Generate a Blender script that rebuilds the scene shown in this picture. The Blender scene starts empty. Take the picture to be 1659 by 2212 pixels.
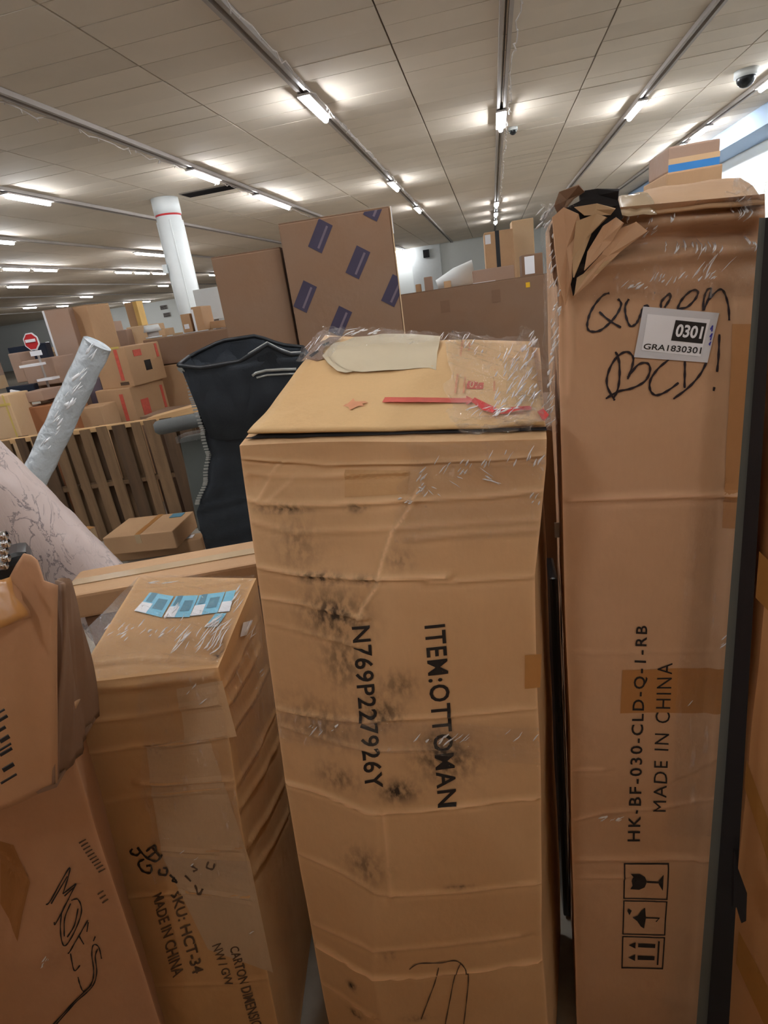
import bpy, bmesh, math, random
import numpy as np
from mathutils import Vector, Matrix
random.seed(7); rng = np.random.RandomState(3)
SC = bpy.context.scene
COL = SC.collection
# ------------------------------------------------------------------ camera
FW, FH, FOC = 1659, 2212, 1245.0
PP = np.array([829.5, 1106.0])
R = np.array([[0.97575343, -0.06528827, -0.2089083],
              [0.17173839, -0.36333517, 0.9156929],
              [-0.13568774, -0.92936806, -0.34331304]])      # columns: image right, image down, forward (world axes)
CZ = 1.87
CP = np.array([0.0, 0.0, CZ])
cam_d = bpy.data.cameras.new('camera'); cam = bpy.data.objects.new('camera', cam_d); COL.objects.link(cam)
cam_d.sensor_fit = 'VERTICAL'; cam_d.sensor_height = 36.0; cam_d.lens = 36.0 * FOC / FH; cam_d.clip_start = 0.02; cam_d.clip_end = 300
M4 = Matrix.Identity(4)
for i in range(3):
    M4[i][0] = R[i, 0]; M4[i][1] = -R[i, 1]; M4[i][2] = -R[i, 2]; M4[i][3] = CP[i]
cam.matrix_world = M4
SC.camera = cam
# ------------------------------------------------------------------ world, exposure
SC.view_settings.view_transform = 'Standard'; SC.view_settings.look = 'None'; SC.view_settings.gamma = 1
SC.view_settings.use_curve_mapping = False
SC.view_settings.exposure = 1.28
w = bpy.data.worlds.new('world'); SC.world = w; w.use_nodes = True
w.node_tree.nodes['Background'].inputs[0].default_value = (0.8, 0.9, 1.0, 1)
w.node_tree.nodes['Background'].inputs[1].default_value = 0.15
LAMP_POWER = 52.0
LAMP_COL = (0.93, 0.96, 1.0, 1)
CEIL = CZ + 2.98

# ------------------------------------------------------------------ view helpers (turn what was measured on the photo into room coordinates)
def ray(x, y): return R @ np.array([x - PP[0], y - PP[1], FOC])
def onz(x, y, z):
    r = ray(x, y); return CP + r * (z - CZ) / r[2]
def ony(x, y, Y):
    r = ray(x, y); return CP + r * Y / r[1]
def pt(x, y, d):
    r = ray(x, y); return CP + r * d / math.hypot(r[0], r[1])
def projn(Pn):
    c = (Pn - CP) @ R
    return PP[0] + FOC * c[:, 0] / c[:, 2], PP[1] + FOC * c[:, 1] / c[:, 2]

# ------------------------------------------------------------------ noise
_T = rng.rand(64, 64, 64)
def vnoise(P):
    """value noise, P (n,3) -> 0..1"""
    P = np.asarray(P, float); i = np.floor(P).astype(int); f = P - i; f = f * f * (3 - 2 * f)
    out = 0
    for dx in (0, 1):
        for dy in (0, 1):
            for dz in (0, 1):
                wgt = (f[:, 0] if dx else 1 - f[:, 0]) * (f[:, 1] if dy else 1 - f[:, 1]) * (f[:, 2] if dz else 1 - f[:, 2])
                out = out + wgt * _T[(i[:, 0] + dx) % 64, (i[:, 1] + dy) % 64, (i[:, 2] + dz) % 64]
    return out
def fbm(P, o=3):
    a, s, t = 0, 1.0, 0
    for k in range(o):
        a = a + s * vnoise(np.asarray(P) * 2 ** k + 13.7 * k); t += s; s *= .5
    return a / t

# ------------------------------------------------------------------ materials
def srgb(r, g, b):
    f = lambda c: (c / 255 / 12.92) if c <= 10 else ((c / 255 + .055) / 1.055) ** 2.4
    return (f(r), f(g), f(b), 1)
def nmat(name):
    m = bpy.data.materials.new(name); m.use_nodes = True; nt = m.node_tree
    return m, nt, nt.nodes['Principled BSDF']
def N(nt, t, **kw):
    n = nt.nodes.new(t)
    for k, v in kw.items(): setattr(n, k, v)
    return n
def noise_node(nt, scale, detail=3, coord='Object', stretch=None, rough=.5):
    tc = N(nt, 'ShaderNodeTexCoord'); no = N(nt, 'ShaderNodeTexNoise'); no.inputs['Scale'].default_value = scale
    no.inputs['Detail'].default_value = detail; no.inputs['Roughness'].default_value = rough
    if stretch is not None:
        mp = N(nt, 'ShaderNodeMapping'); mp.inputs['Scale'].default_value = stretch[:3]
        if len(stretch) > 3: mp.inputs['Rotation'].default_value = stretch[3:]
        nt.links.new(tc.outputs[coord], mp.inputs[0]); nt.links.new(mp.outputs[0], no.inputs['Vector'])
    else: nt.links.new(tc.outputs[coord], no.inputs['Vector'])
    return no
def mixc(nt, fac, a, b, blend='MIX'):
    n = N(nt, 'ShaderNodeMix', data_type='RGBA', blend_type=blend)
    for s, v in ((0, fac), (6, a), (7, b)):
        if hasattr(v, 'links') or hasattr(v, 'is_linked'): nt.links.new(v, n.inputs[s])
        else: n.inputs[s].default_value = v
    return n.outputs[2]
def math_(nt, op, a, b=0.0, clamp=False):
    n = N(nt, 'ShaderNodeMath', operation=op); n.use_clamp = clamp
    for s, v in ((0, a), (1, b)):
        if hasattr(v, 'is_linked'): nt.links.new(v, n.inputs[s])
        else: n.inputs[s].default_value = v
    return n.outputs[0]
def plain(name, col, rough=.7, metal=0, var=.12, scale=6, bump=0, bscale=60, spec=.4, stretch=None, bdist=.004):
    m, nt, b = nmat(name)
    no = noise_node(nt, scale, 4, stretch=stretch)
    dark = tuple(c * (1 - var * 2) for c in col[:3]) + (1,); lite = tuple(min(1, c * (1 + var)) for c in col[:3]) + (1,)
    nt.links.new(mixc(nt, no.outputs[0], dark, lite), b.inputs['Base Color'])
    b.inputs['Roughness'].default_value = rough; b.inputs['Metallic'].default_value = metal
    b.inputs['Specular IOR Level'].default_value = spec
    if bump:
        n2 = noise_node(nt, bscale, 3); bp = N(nt, 'ShaderNodeBump'); bp.inputs['Strength'].default_value = bump
        bp.inputs['Distance'].default_value = bdist
        nt.links.new(n2.outputs[0], bp.inputs['Height']); nt.links.new(bp.outputs[0], b.inputs['Normal'])
    return m
def card(name, col, col2=None, rough=.72, hero=False):
    """cardboard: mottled kraft paper; 'wear' and 'dirt' attributes carry scuffs and grime"""
    m, nt, b = nmat(name)
    if col2 is None: col2 = tuple(c * f for c, f in zip(col[:3], (1.0, .92, .84))) + (1,)
    n1 = noise_node(nt, 2.2, 4); rr = N(nt, 'ShaderNodeMapRange'); rr.inputs[1].default_value = .35; rr.inputs[2].default_value = .65
    nt.links.new(n1.outputs[0], rr.inputs[0])
    c = mixc(nt, rr.outputs[0], col, col2)
    n2 = noise_node(nt, 160, 2, stretch=(1, 1, .25)); c = mixc(nt, math_(nt, 'MULTIPLY', n2.outputs[0], .16), c, tuple(x * .55 for x in col[:3]) + (1,))
    if hero:
        at = N(nt, 'ShaderNodeAttribute', attribute_name='wear')
        lite = tuple(min(1, x * 1.45 + .06) for x in col[:3]) + (1,)
        c = mixc(nt, at.outputs['Fac'], c, lite)
        ad = N(nt, 'ShaderNodeAttribute', attribute_name='dirt')
        n3 = noise_node(nt, 75, 3, stretch=(1, 1, .6, 0, .6, 0)); r3 = N(nt, 'ShaderNodeMapRange'); r3.inputs[1].default_value = .38; r3.inputs[2].default_value = .62
        nt.links.new(n3.outputs[0], r3.inputs[0])
        f = math_(nt, 'MULTIPLY', ad.outputs['Fac'], math_(nt, 'ADD', r3.outputs[0], .25), True)
        c = mixc(nt, f, c, srgb(62, 50, 40))
    nt.links.new(c, b.inputs['Base Color'])
    b.inputs['Roughness'].default_value = rough; b.inputs['Specular IOR Level'].default_value = .25
    n4 = noise_node(nt, 22, 4); bp = N(nt, 'ShaderNodeBump'); bp.inputs['Strength'].default_value = .35; bp.inputs['Distance'].default_value = .006
    nt.links.new(n4.outputs[0], bp.inputs['Height']); nt.links.new(bp.outputs[0], b.inputs['Normal'])
    return m
def film(name, haze=.02, haze_col=(.9, .9, .92, 1), rot=(0, .6, 0), gloss=.06, strength=1.0, scale=60, stretch=(1, 1, .14)):
    """clear stretch wrap: see-through, thin milky ridges, whitened in place of glints, and sharp gloss"""
    m = bpy.data.materials.new(name); m.use_nodes = True; nt = m.node_tree; nt.nodes.clear()
    out = N(nt, 'ShaderNodeOutputMaterial'); tr = N(nt, 'ShaderNodeBsdfTransparent'); gl = N(nt, 'ShaderNodeBsdfGlossy'); di = N(nt, 'ShaderNodeBsdfDiffuse')
    gl.inputs['Roughness'].default_value = .05; di.inputs[0].default_value = haze_col
    no = noise_node(nt, scale, 5, stretch=stretch + rot, rough=.65)
    bp = N(nt, 'ShaderNodeBump'); bp.inputs['Strength'].default_value = strength; bp.inputs['Distance'].default_value = .03
    nt.links.new(no.outputs[0], bp.inputs['Height']); nt.links.new(bp.outputs[0], gl.inputs['Normal'])
    fr = N(nt, 'ShaderNodeLayerWeight'); fr.inputs[0].default_value = .3; nt.links.new(bp.outputs[0], fr.inputs['Normal'])
    mr = N(nt, 'ShaderNodeMapRange'); mr.inputs[1].default_value = .60; mr.inputs[2].default_value = .72; mr.inputs[4].default_value = .40  # milky ridges get extra white in the colour, standing in for glints
    nt.links.new(no.outputs[0], mr.inputs[0])
    hz = math_(nt, 'ADD', mr.outputs[0], haze, True)
    m1 = N(nt, 'ShaderNodeMixShader'); nt.links.new(math_(nt, 'MULTIPLY', hz, .7), m1.inputs[0]); nt.links.new(tr.outputs[0], m1.inputs[1]); nt.links.new(di.outputs[0], m1.inputs[2])
    m2 = N(nt, 'ShaderNodeMixShader'); nt.links.new(math_(nt, 'ADD', math_(nt, 'MULTIPLY', fr.outputs['Fresnel'], .12), gloss, True), m2.inputs[0])
    nt.links.new(m1.outputs[0], m2.inputs[1]); nt.links.new(gl.outputs[0], m2.inputs[2]); nt.links.new(m2.outputs[0], out.inputs[0])
    return m
def emit(name, col, s):
    m = bpy.data.materials.new(name); m.use_nodes = True; nt = m.node_tree; nt.nodes.clear()
    out = N(nt, 'ShaderNodeOutputMaterial'); e = N(nt, 'ShaderNodeEmission'); e.inputs[0].default_value = col; e.inputs[1].default_value = s
    nt.links.new(e.outputs[0], out.inputs[0]); return m

M = {}
M['kraft'] = card('kraft', srgb(196, 158, 120), srgb(186, 148, 112))
M['kraft_pale'] = card('kraft_pale', srgb(216, 186, 150))
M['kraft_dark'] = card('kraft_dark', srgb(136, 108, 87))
M['kraft_grey'] = card('kraft_grey', srgb(174, 148, 132))
M['kraft_red'] = card('kraft_red', srgb(164, 112, 78))
M['hero_a'] = card('kraft_ottoman', srgb(214, 174, 130), srgb(206, 163, 118), hero=True)
M['hero_b'] = card('kraft_queen', srgb(206, 166, 132), srgb(194, 154, 118), hero=True)
M['hero_c'] = card('kraft_left', srgb(198, 156, 108), srgb(188, 146, 100), hero=True)
M['hero_d'] = card('kraft_moes', srgb(194, 148, 114), srgb(176, 130, 92), hero=True)
M['long_patch'] = card('long_patch', srgb(126, 98, 78))
M['inner'] = card('torn_inner', srgb(190, 160, 124))
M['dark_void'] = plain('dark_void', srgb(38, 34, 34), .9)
M['tape'] = plain('tape', srgb(184, 130, 74), .28, spec=.5, var=.05)
M['clear_tape'] = plain('clear_tape', srgb(190, 164, 130), .25, spec=.6, var=.06)
M['ink'] = plain('ink', srgb(38, 32, 30), .6, var=.3, scale=60)
M['ink_faint'] = plain('ink_faint', srgb(96, 74, 56), .7, var=.3, scale=60)
M['marker'] = plain('marker', srgb(36, 24, 32), .5, var=.2, scale=40)
M['red_ink'] = plain('red_ink', srgb(214, 96, 78), .7, var=.15, scale=40)
M['red_faint'] = plain('red_faint', srgb(222, 154, 112), .75, var=.12, scale=40)
M['red_tape'] = plain('red_tape', srgb(225, 20, 24), .3)
M['label_white'] = plain('label_white', srgb(238, 238, 242), .5, var=.03)
M['label_grey'] = plain('label_grey', srgb(210, 210, 214), .5, var=.03)
M['label_blue'] = plain('label_blue', srgb(128, 200, 228), .4, var=.04)
M['label_blue_dark'] = plain('label_blue_dark', srgb(92, 142, 164), .4, var=.06)
M['label_black'] = plain('label_black', srgb(34, 34, 36), .4)
M['blue_pen'] = plain('blue_pen', srgb(60, 60, 170), .5)
M['patch'] = plain('patch', srgb(205, 190, 160), .7, var=.04)
M['purple'] = plain('purple', srgb(62, 54, 74), .7, var=.12)
M['purple_lite'] = plain('purple_lite', srgb(112, 98, 108), .7, var=.12)
M['yellow'] = plain('yellow', srgb(230, 180, 30), .6)
M['strap_yellow'] = plain('strap_yellow', srgb(214, 188, 104), .4)
M['blue_tape'] = plain('blue_tape', srgb(64, 140, 214), .35)
M['black_fabric'] = plain('black_fabric', srgb(48, 53, 60), .75, var=.2, scale=9, bump=.4, bscale=90, spec=.35)
M['black_trim'] = plain('black_trim', srgb(36, 38, 42), .45)
M['zip'] = plain('zip', srgb(176, 176, 172), .35, metal=.5)
M['grey_felt'] = plain('grey_felt', srgb(112, 114, 112), .9, bump=.3, bscale=120)
M['grey_panel'] = plain('grey_panel', srgb(96, 100, 96), .35, var=.05)
M['black_metal'] = plain('black_metal', srgb(26, 26, 32), .4)
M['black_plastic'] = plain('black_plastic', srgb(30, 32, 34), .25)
M['chrome'] = plain('chrome', srgb(220, 220, 225), .08, metal=1)
M['white_paint'] = plain('white_paint', srgb(222, 226, 226), .6, var=.03)
M['red_paint'] = plain('red_paint', srgb(190, 40, 44), .5)
M['rail'] = plain('rail', srgb(176, 168, 162), .5, var=.1, scale=3)
M['cable'] = plain('cable', srgb(206, 196, 188), .6, var=.2, scale=12)
M['wood'] = plain('wood', srgb(206, 166, 118), .8, var=.18, scale=5, stretch=(1, 1, 6))
M['wood_old'] = plain('wood_old', srgb(130, 102, 74), .85, var=.28, scale=4, stretch=(6, 6, .6), bump=.3)
M['wood_dark'] = plain('wood_dark', srgb(94, 72, 52), .85, var=.3, scale=4, stretch=(6, 6, .6), bump=.3)
M['screen'] = plain('screen', srgb(40, 46, 60), .2)
M['silver_wrap'] = plain('silver_wrap', srgb(206, 214, 220), .22, var=.08, scale=14, bump=.8, bscale=13, spec=.9, bdist=.03)
M['lamp_yellow'] = plain('pole_yellow', srgb(228, 186, 110), .6)
M['film'] = film('stretch_film')
M['film_heavy'] = film('stretch_film_bunched', haze=.05, gloss=.09, strength=1.0, scale=40)
M['film_side'] = film('stretch_film_side', haze=.08, gloss=.10, strength=1, scale=40, rot=(.5, .5, 0))
def glint_mat():
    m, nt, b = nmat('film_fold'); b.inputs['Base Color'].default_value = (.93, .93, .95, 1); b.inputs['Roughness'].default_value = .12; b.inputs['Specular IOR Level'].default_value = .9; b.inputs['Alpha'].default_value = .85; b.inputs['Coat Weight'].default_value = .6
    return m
M['fold'] = glint_mat()  # whitish strand colour stands in for highlights on the film
M['lamp'] = emit('lamp_glow', LAMP_COL, LAMP_POWER)

# ceiling panel / wall / floor
M['ceiling'] = plain('ceiling_board', srgb(226, 214, 198), .8, var=.07, scale=.8)
M['ceiling_b'] = plain('ceiling_board_b', srgb(219, 207, 191), .8, var=.08, scale=1.1)
M['ceiling_dark'] = plain('ceiling_joint', srgb(128, 120, 110), .9, var=.1)
M['wall'] = plain('wall_paint', srgb(240, 244, 242), .7, var=.02, scale=.6)
M['wall_blue'] = plain('soffit_paint', srgb(150, 176, 208), .6, var=.05, scale=.6)
def floor_mat():
    m, nt, b = nmat('concrete'); n1 = noise_node(nt, 1.5, 6); n2 = noise_node(nt, 30, 4)
    c = mixc(nt, n1.outputs[0], srgb(140, 132, 120), srgb(180, 172, 158)); c = mixc(nt, math_(nt, 'MULTIPLY', n2.outputs[0], .35), c, srgb(80, 74, 66))
    nt.links.new(c, b.inputs['Base Color']); b.inputs['Roughness'].default_value = .7; return m
M['floor'] = floor_mat()
def rug_mat():
    m, nt, b = nmat('scribbled_roll')
    n0 = noise_node(nt, 2.4, 4, stretch=(1, 1, 1))
    c = mixc(nt, n0.outputs[0], srgb(194, 174, 168), srgb(224, 208, 202))
    n1 = noise_node(nt, 7, 5, stretch=(1.6, 1.6, .9), rough=.6); n2 = noise_node(nt, 3.0, 3)
    n1.inputs['Distortion'].default_value = 1.2
    a = math_(nt, 'ABSOLUTE', math_(nt, 'SUBTRACT', n1.outputs[0], .5)); r = N(nt, 'ShaderNodeMapRange'); r.inputs[1].default_value = .03; r.inputs[2].default_value = 0.0
    nt.links.new(a, r.inputs[0])
    r2 = N(nt, 'ShaderNodeMapRange'); r2.inputs[1].default_value = .42; r2.inputs[2].default_value = .56; nt.links.new(n2.outputs[0], r2.inputs[0])
    c = mixc(nt, math_(nt, 'MULTIPLY', r.outputs[0], math_(nt, 'ADD', math_(nt, 'MULTIPLY', r2.outputs[0], .6), .15), True), c, srgb(70, 60, 70))
    nt.links.new(c, b.inputs['Base Color']); b.inputs['Roughness'].default_value = .38
    n4 = noise_node(nt, 30, 4, stretch=(1, 1, .3)); bp = N(nt, 'ShaderNodeBump'); bp.inputs['Strength'].default_value = .35; bp.inputs['Distance'].default_value = .01
    nt.links.new(n4.outputs[0], bp.inputs['Height']); nt.links.new(bp.outputs[0], b.inputs['Normal'])
    return m
M['rug'] = rug_mat()

# ------------------------------------------------------------------ object helpers
def link(name, me, mat=None, parent=None, smooth=False):
    o = bpy.data.objects.new(name, me); COL.objects.link(o)
    if mat is not None and not me.materials: me.materials.append(mat)
    if parent is not None:
        o.parent = parent; o.matrix_parent_inverse = parent.matrix_world.inverted() if parent.type != 'EMPTY' or True else Matrix()
    if smooth:
        me.polygons.foreach_set('use_smooth', [True] * len(me.polygons))
    return o
def thing(name, label, cat, loc=(0, 0, 0), rz=0, group=None):
    o = bpy.data.objects.new(name, None); COL.objects.link(o); o.location = Vector([float(v) for v in loc]); o.rotation_euler = (0, 0, rz)
    o.empty_display_size = .1
    o.matrix_world = Matrix.LocRotScale(o.location, o.rotation_euler, None)
    return tag(o, label, cat, group)
def tag(o, label=None, cat=None, group=None, kind=None):
    if label: o['label'] = label
    if cat: o['category'] = cat
    if group: o['group'] = group
    if kind: o['kind'] = kind
    return o
class MB:
    """collects simple solids into one mesh"""
    def __init__(s): s.v = []; s.f = []
    def box(s, c, size, rot=None, taper=None):
        hx, hy, hz = [k / 2 for k in size]; n = len(s.v)
        for z in (-hz, hz):
            t = taper if (taper and z > 0) else 1
            for x, y in ((-hx, -hy), (hx, -hy), (hx, hy), (-hx, hy)):
                p = Vector((x * t, y * t, z)); p = (rot @ p) if rot else p; s.v.append(tuple(p + Vector(c)))
        s.f += [(n, n + 3, n + 2, n + 1), (n + 4, n + 5, n + 6, n + 7)] + [(n + i, n + (i + 1) % 4, n + 4 + (i + 1) % 4, n + 4 + i) for i in range(4)]
        return s
    def hexa(s, P):   # 8 points: bottom ring then top ring
        n = len(s.v); s.v += [tuple(float(k) for k in p) for p in P]
        s.f += [(n, n + 3, n + 2, n + 1), (n + 4, n + 5, n + 6, n + 7)] + [(n + i, n + (i + 1) % 4, n + 4 + (i + 1) % 4, n + 4 + i) for i in range(4)]
        return s
    def tube(s, path, rad, seg=8, cap=True):
        path = [Vector([float(k) for k in p]) for p in path]; rads = rad if isinstance(rad, (list, tuple)) else [rad] * len(path); n0 = len(s.v); up = None
        for i, p in enumerate(path):
            d = (path[min(i + 1, len(path) - 1)] - path[max(i - 1, 0)]).normalized()
            if up is None: up = Vector((0, 0, 1)) if abs(d.z) < .9 else Vector((1, 0, 0))
            a = d.cross(up)
            if a.length < 1e-4: a = d.orthogonal()
            a.normalize(); b = a.cross(d).normalized(); up = b
            for k in range(seg):
                t = 2 * math.pi * k / seg; s.v.append(tuple(p + (a * math.cos(t) + b * math.sin(t)) * rads[i]))
        for i in range(len(path) - 1):
            for k in range(seg):
                q = n0 + i * seg; s.f.append((q + k, q + (k + 1) % seg, q + seg + (k + 1) % seg, q + seg + k))
        if cap:
            s.f.append(tuple(n0 + k for k in range(seg))[::-1]); s.f.append(tuple(n0 + (len(path) - 1) * seg + k for k in range(seg)))
        return s
    def ribbon(s, pts, wd, nrm):
        pts = [Vector([float(k) for k in p]) for p in pts]; nrm = Vector([float(k) for k in nrm]); n = len(s.v)
        for i, p in enumerate(pts):
            d = (pts[min(i + 1, len(pts) - 1)] - pts[max(i - 1, 0)]).normalized(); a = d.cross(nrm).normalized() * wd / 2
            s.v += [tuple(p - a), tuple(p + a)]
        for i in range(len(pts) - 1): s.f.append((n + 2 * i, n + 2 * i + 1, n + 2 * i + 3, n + 2 * i + 2))
        return s
    def build(s, name, mat, parent=None, smooth=False, bevel=0):
        me = bpy.data.meshes.new(name); me.from_pydata(s.v, [], s.f); me.update()
        if bevel:
            bm = bmesh.new(); bm.from_mesh(me)
            bmesh.ops.bevel(bm, geom=[e for e in bm.edges if e.calc_face_angle(0) > .5], offset=bevel, segments=2, affect='EDGES', profile=.6)
            bm.to_mesh(me); bm.free()
        return link(name, me, mat, parent, smooth)

# ------------------------------------------------------------------ hero carton: walls follow stacked quads, with creases, a fold, wear and dirt
class Tower:
    def __init__(s, levels, fold=None, amp=.004, seed=0):
        # levels: bottom to top, each (FL, FR, BR, BL) as world points; fold(v)->(u0, out)
        s.L = np.array(levels, float); s.n = len(levels); s.fold = fold; s.amp = amp; s.seed = seed
        h = [np.linalg.norm(s.L[i + 1].mean(0) - s.L[i].mean(0)) for i in range(s.n - 1)]
        s.t = np.concatenate([[0], np.cumsum(h)]); s.H = s.t[-1]; s.t /= s.H
        s.creases = {k: [] for k in ('front', 'right', 'left', 'top', 'back')}
        s.dents = {k: [] for k in s.creases}; s.dirt = {k: [] for k in s.creases}
        top = s.L[-1]; s.dim = {'front': (np.linalg.norm(top[1] - top[0]), s.H), 'right': (np.linalg.norm(top[2] - top[1]), s.H),
                               'left': (np.linalg.norm(top[0] - top[3]), s.H), 'back': (np.linalg.norm(top[2] - top[3]), s.H),
                               'top': (np.linalg.norm(top[1] - top[0]), np.linalg.norm(top[3] - top[0]))}
    def lev(s, v):
        v = np.asarray(v); i = np.clip(np.searchsorted(s.t, v, side='right') - 1, 0, s.n - 2)
        f = (v - s.t[i]) / (s.t[i + 1] - s.t[i]); return s.L[i] * (1 - f)[:, None, None] + s.L[i + 1] * f[:, None, None]
    def acv(s, face, u, v):
        o = np.ones_like(u); z = np.zeros_like(u)
        return {'front': (u, z, v), 'right': (o, u, v), 'left': (z, 1 - u, v), 'back': (1 - u, o, v), 'top': (u, v, o)}[face]
    def normal(s, face):
        L = s.L.mean(0); T = s.L[-1]
        if face == 'top': n = np.cross(T[1] - T[0], T[3] - T[0])
        else:
            a, b = {'front': (0, 1), 'right': (1, 2), 'left': (3, 0), 'back': (2, 3)}[face]
            n = np.cross(L[b] - L[a], s.L[-1][[a, b]].mean(0) - s.L[0][[a, b]].mean(0))
        return n / np.linalg.norm(n)
    def base(s, face, u, v):
        a, c, h = s.acv(face, u, v); q = s.lev(h)
        P = (q[:, 0] * ((1 - a) * (1 - c))[:, None] + q[:, 1] * (a * (1 - c))[:, None] + q[:, 2] * (a * c)[:, None] + q[:, 3] * ((1 - a) * c)[:, None])
        if s.fold:
            u0, out = s.fold(h); tent = np.where(a < u0, a / np.maximum(u0, 1e-3), (1 - a) / (1 - u0)) * (1 - c)
            P = P + s.normal('front')[None] * (out * tent)[:, None]
        P = P + (np.stack([fbm(P * 3.1 + s.seed + k * 31, 2) for k in range(3)], 1) - .5) * s.amp * 4
        return P
    def disp(s, face, u, v, want=False):
        W, H = s.dim[face]; x = u * W; y = v * H; d = np.zeros_like(x); wear = np.zeros_like(x)
        nz = fbm(np.stack([x * 9, y * 9, x * 0 + s.seed], 1), 2) - .5; jx = nz * .02
        for pl, hgt, wid, wr in s.creases[face]:
            best = np.full_like(x, 9.0); sgn = np.zeros_like(x)
            for (x0, y0), (x1, y1) in zip(pl[:-1], pl[1:]):
                ex, ey = x1 - x0, y1 - y0; L2 = ex * ex + ey * ey + 1e-9; t = np.clip(((x - x0) * ex + (y - y0) * ey) / L2, 0, 1)
                px, py = x - x0 - t * ex, y - y0 - t * ey + jx * .25; dd = np.hypot(px, py); m = dd < best
                best = np.where(m, dd, best); sgn = np.where(m, (px * -ey + py * ex) / math.sqrt(L2), sgn)
            fade = .55 + .9 * vnoise(np.stack([x * 14, y * 14, x * 0 + 3.3 + s.seed], 1))
            d += hgt * np.exp(-(sgn / wid) ** 2) * (best < wid * 3) * fade - hgt * .6 * np.exp(-((sgn + wid * 1.6) / wid) ** 2) * (best < wid * 5) * fade
            wear = np.maximum(wear, wr * np.exp(-(best / (wid * .8)) ** 2) * np.clip(fade, 0, 1.2))
        for cx, cy, rx, ry, hgt in s.dents[face]:
            d += hgt * np.exp(-((x - cx) / rx) ** 2 - ((y - cy) / ry) ** 2)
        m = np.minimum.reduce([np.clip(u * W / .012, 0, 1), np.clip((1 - u) * W / .012, 0, 1), np.clip(v * H / .012, 0, 1), np.clip((1 - v) * H / .012, 0, 1)])
        d = d + (fbm(np.stack([x * 16, y * 16, x * 0 + 9 + s.seed], 1), 3) - .5) * .0045
        return (d * m, wear) if want else d * m
    def at(s, face, u, v, off=0.0):
        u = np.asarray(u, float); v = np.asarray(v, float)
        return s.base(face, u, v) + s.normal(face)[None] * (s.disp(face, u, v) + off)[:, None]
    def inv(s, face, px, py, it=12, use_disp=True):
        """surface coordinates of the points seen at the given photo pixels"""
        px = np.asarray(px, float); py = np.asarray(py, float); u = np.full_like(px, .5); v = np.full_like(px, .6 if face != 'top' else .5); e = 1e-3
        f = (lambda a, b: s.base(face, a, b))
        for k in range(it):
            X, Y = projn(f(u, v)); Xu, Yu = projn(f(u + e, v)); Xv, Yv = projn(f(u, v + e))
            a, b, c, d = (Xu - X) / e, (Xv - X) / e, (Yu - Y) / e, (Yv - Y) / e; det = a * d - b * c; rx, ry = px - X, py - Y
            u = np.clip(u + (d * rx - b * ry) / det, -.3, 1.3); v = np.clip(v + (-c * rx + a * ry) / det, -.3, 1.3)
        return u, v
    def crease(s, face, pix, hgt=.004, wid=.006, wear=.5):
        p = np.array(pix, float); u, v = s.inv(face, p[:, 0], p[:, 1]); W, H = s.dim[face]
        s.creases[face].append(([(a * W, b * H) for a, b in zip(u, v)], hgt, wid, wear))
    def dent(s, face, x, y, rx, ry, h):
        u, v = s.inv(face, [x], [y]); W, H = s.dim[face]; s.dents[face].append((u[0] * W, v[0] * H, rx, ry, h))
    def smudge(s, face, x, y, rx, ry, k):
        u, v = s.inv(face, [x], [y]); W, H = s.dim[face]; s.dirt[face].append((u[0] * W, v[0] * H, rx, ry, k))
    def mesh(s, name, mat, parent, faces=('front', 'right', 'left', 'top', 'back'), res=None):
        V = []; F = []; wr = []; di = []; off = 0
        for face in faces:
            r = (res or {}).get(face, .02); W, H = s.dim[face]; nu = max(2, int(W / r)); nv = max(2, int(H / r))
            U, VV = np.meshgrid(np.linspace(0, 1, nu + 1), np.linspace(0, 1, nv + 1)); U = U.ravel(); VV = VV.ravel()
            d, wear = s.disp(face, U, VV, True); P = s.base(face, U, VV) + s.normal(face)[None] * d[:, None]
            x, y = U * W, VV * H; dirt = np.zeros_like(x)
            for cx, cy, rx, ry, k in s.dirt[face]: dirt = np.maximum(dirt, k * np.exp(-((x - cx) / rx) ** 2 - ((y - cy) / ry) ** 2))
            edge = np.minimum.reduce([x, W - x]); wear = np.maximum(wear, .35 * np.exp(-(edge / .004)))
            V.append(P); wr.append(wear); di.append(dirt)
            idx = np.arange((nu + 1) * (nv + 1)).reshape(nv + 1, nu + 1) + off
            F.append(np.stack([idx[:-1, :-1], idx[:-1, 1:], idx[1:, 1:], idx[1:, :-1]], -1).reshape(-1, 4)); off += len(P)
        V = np.concatenate(V); F = np.concatenate(F)
        me = bpy.data.meshes.new(name); me.vertices.add(len(V)); me.vertices.foreach_set('co', V.ravel().astype(np.float32))
        me.loops.add(F.size); me.loops.foreach_set('vertex_index', F.ravel().astype(np.int32)); me.polygons.add(len(F))
        me.polygons.foreach_set('loop_start', np.arange(0, F.size, 4).astype(np.int32)); me.update(calc_edges=True)
        for nm, arr in (('wear', np.concatenate(wr)), ('dirt', np.concatenate(di))):
            at = me.attributes.new(nm, 'FLOAT', 'POINT'); at.data.foreach_set('value', np.clip(arr, 0, 1).astype(np.float32))
        o = link(name, me, mat, parent, True)
        return o
    # ---- flat print and stickers lying on a wall of the carton
    def decal(s, name, face, verts2d, faces, quad, mat, parent, off=.0015, cut=None):
        """verts2d in 0..1 of quad (tl, tr, br, bl as photo pixels)"""
        bm = bmesh.new(); vs = [bm.verts.new((x, y, 0)) for x, y in verts2d]
        for f in faces:
            try: bm.faces.new([vs[i] for i in f])
            except ValueError: pass
        bmesh.ops.triangulate(bm, faces=bm.faces[:])
        q = np.array(quad, float)
        ex = max(np.linalg.norm(q[1] - q[0]), 1); ey = max(np.linalg.norm(q[3] - q[0]), 1); cut = cut or 14
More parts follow.
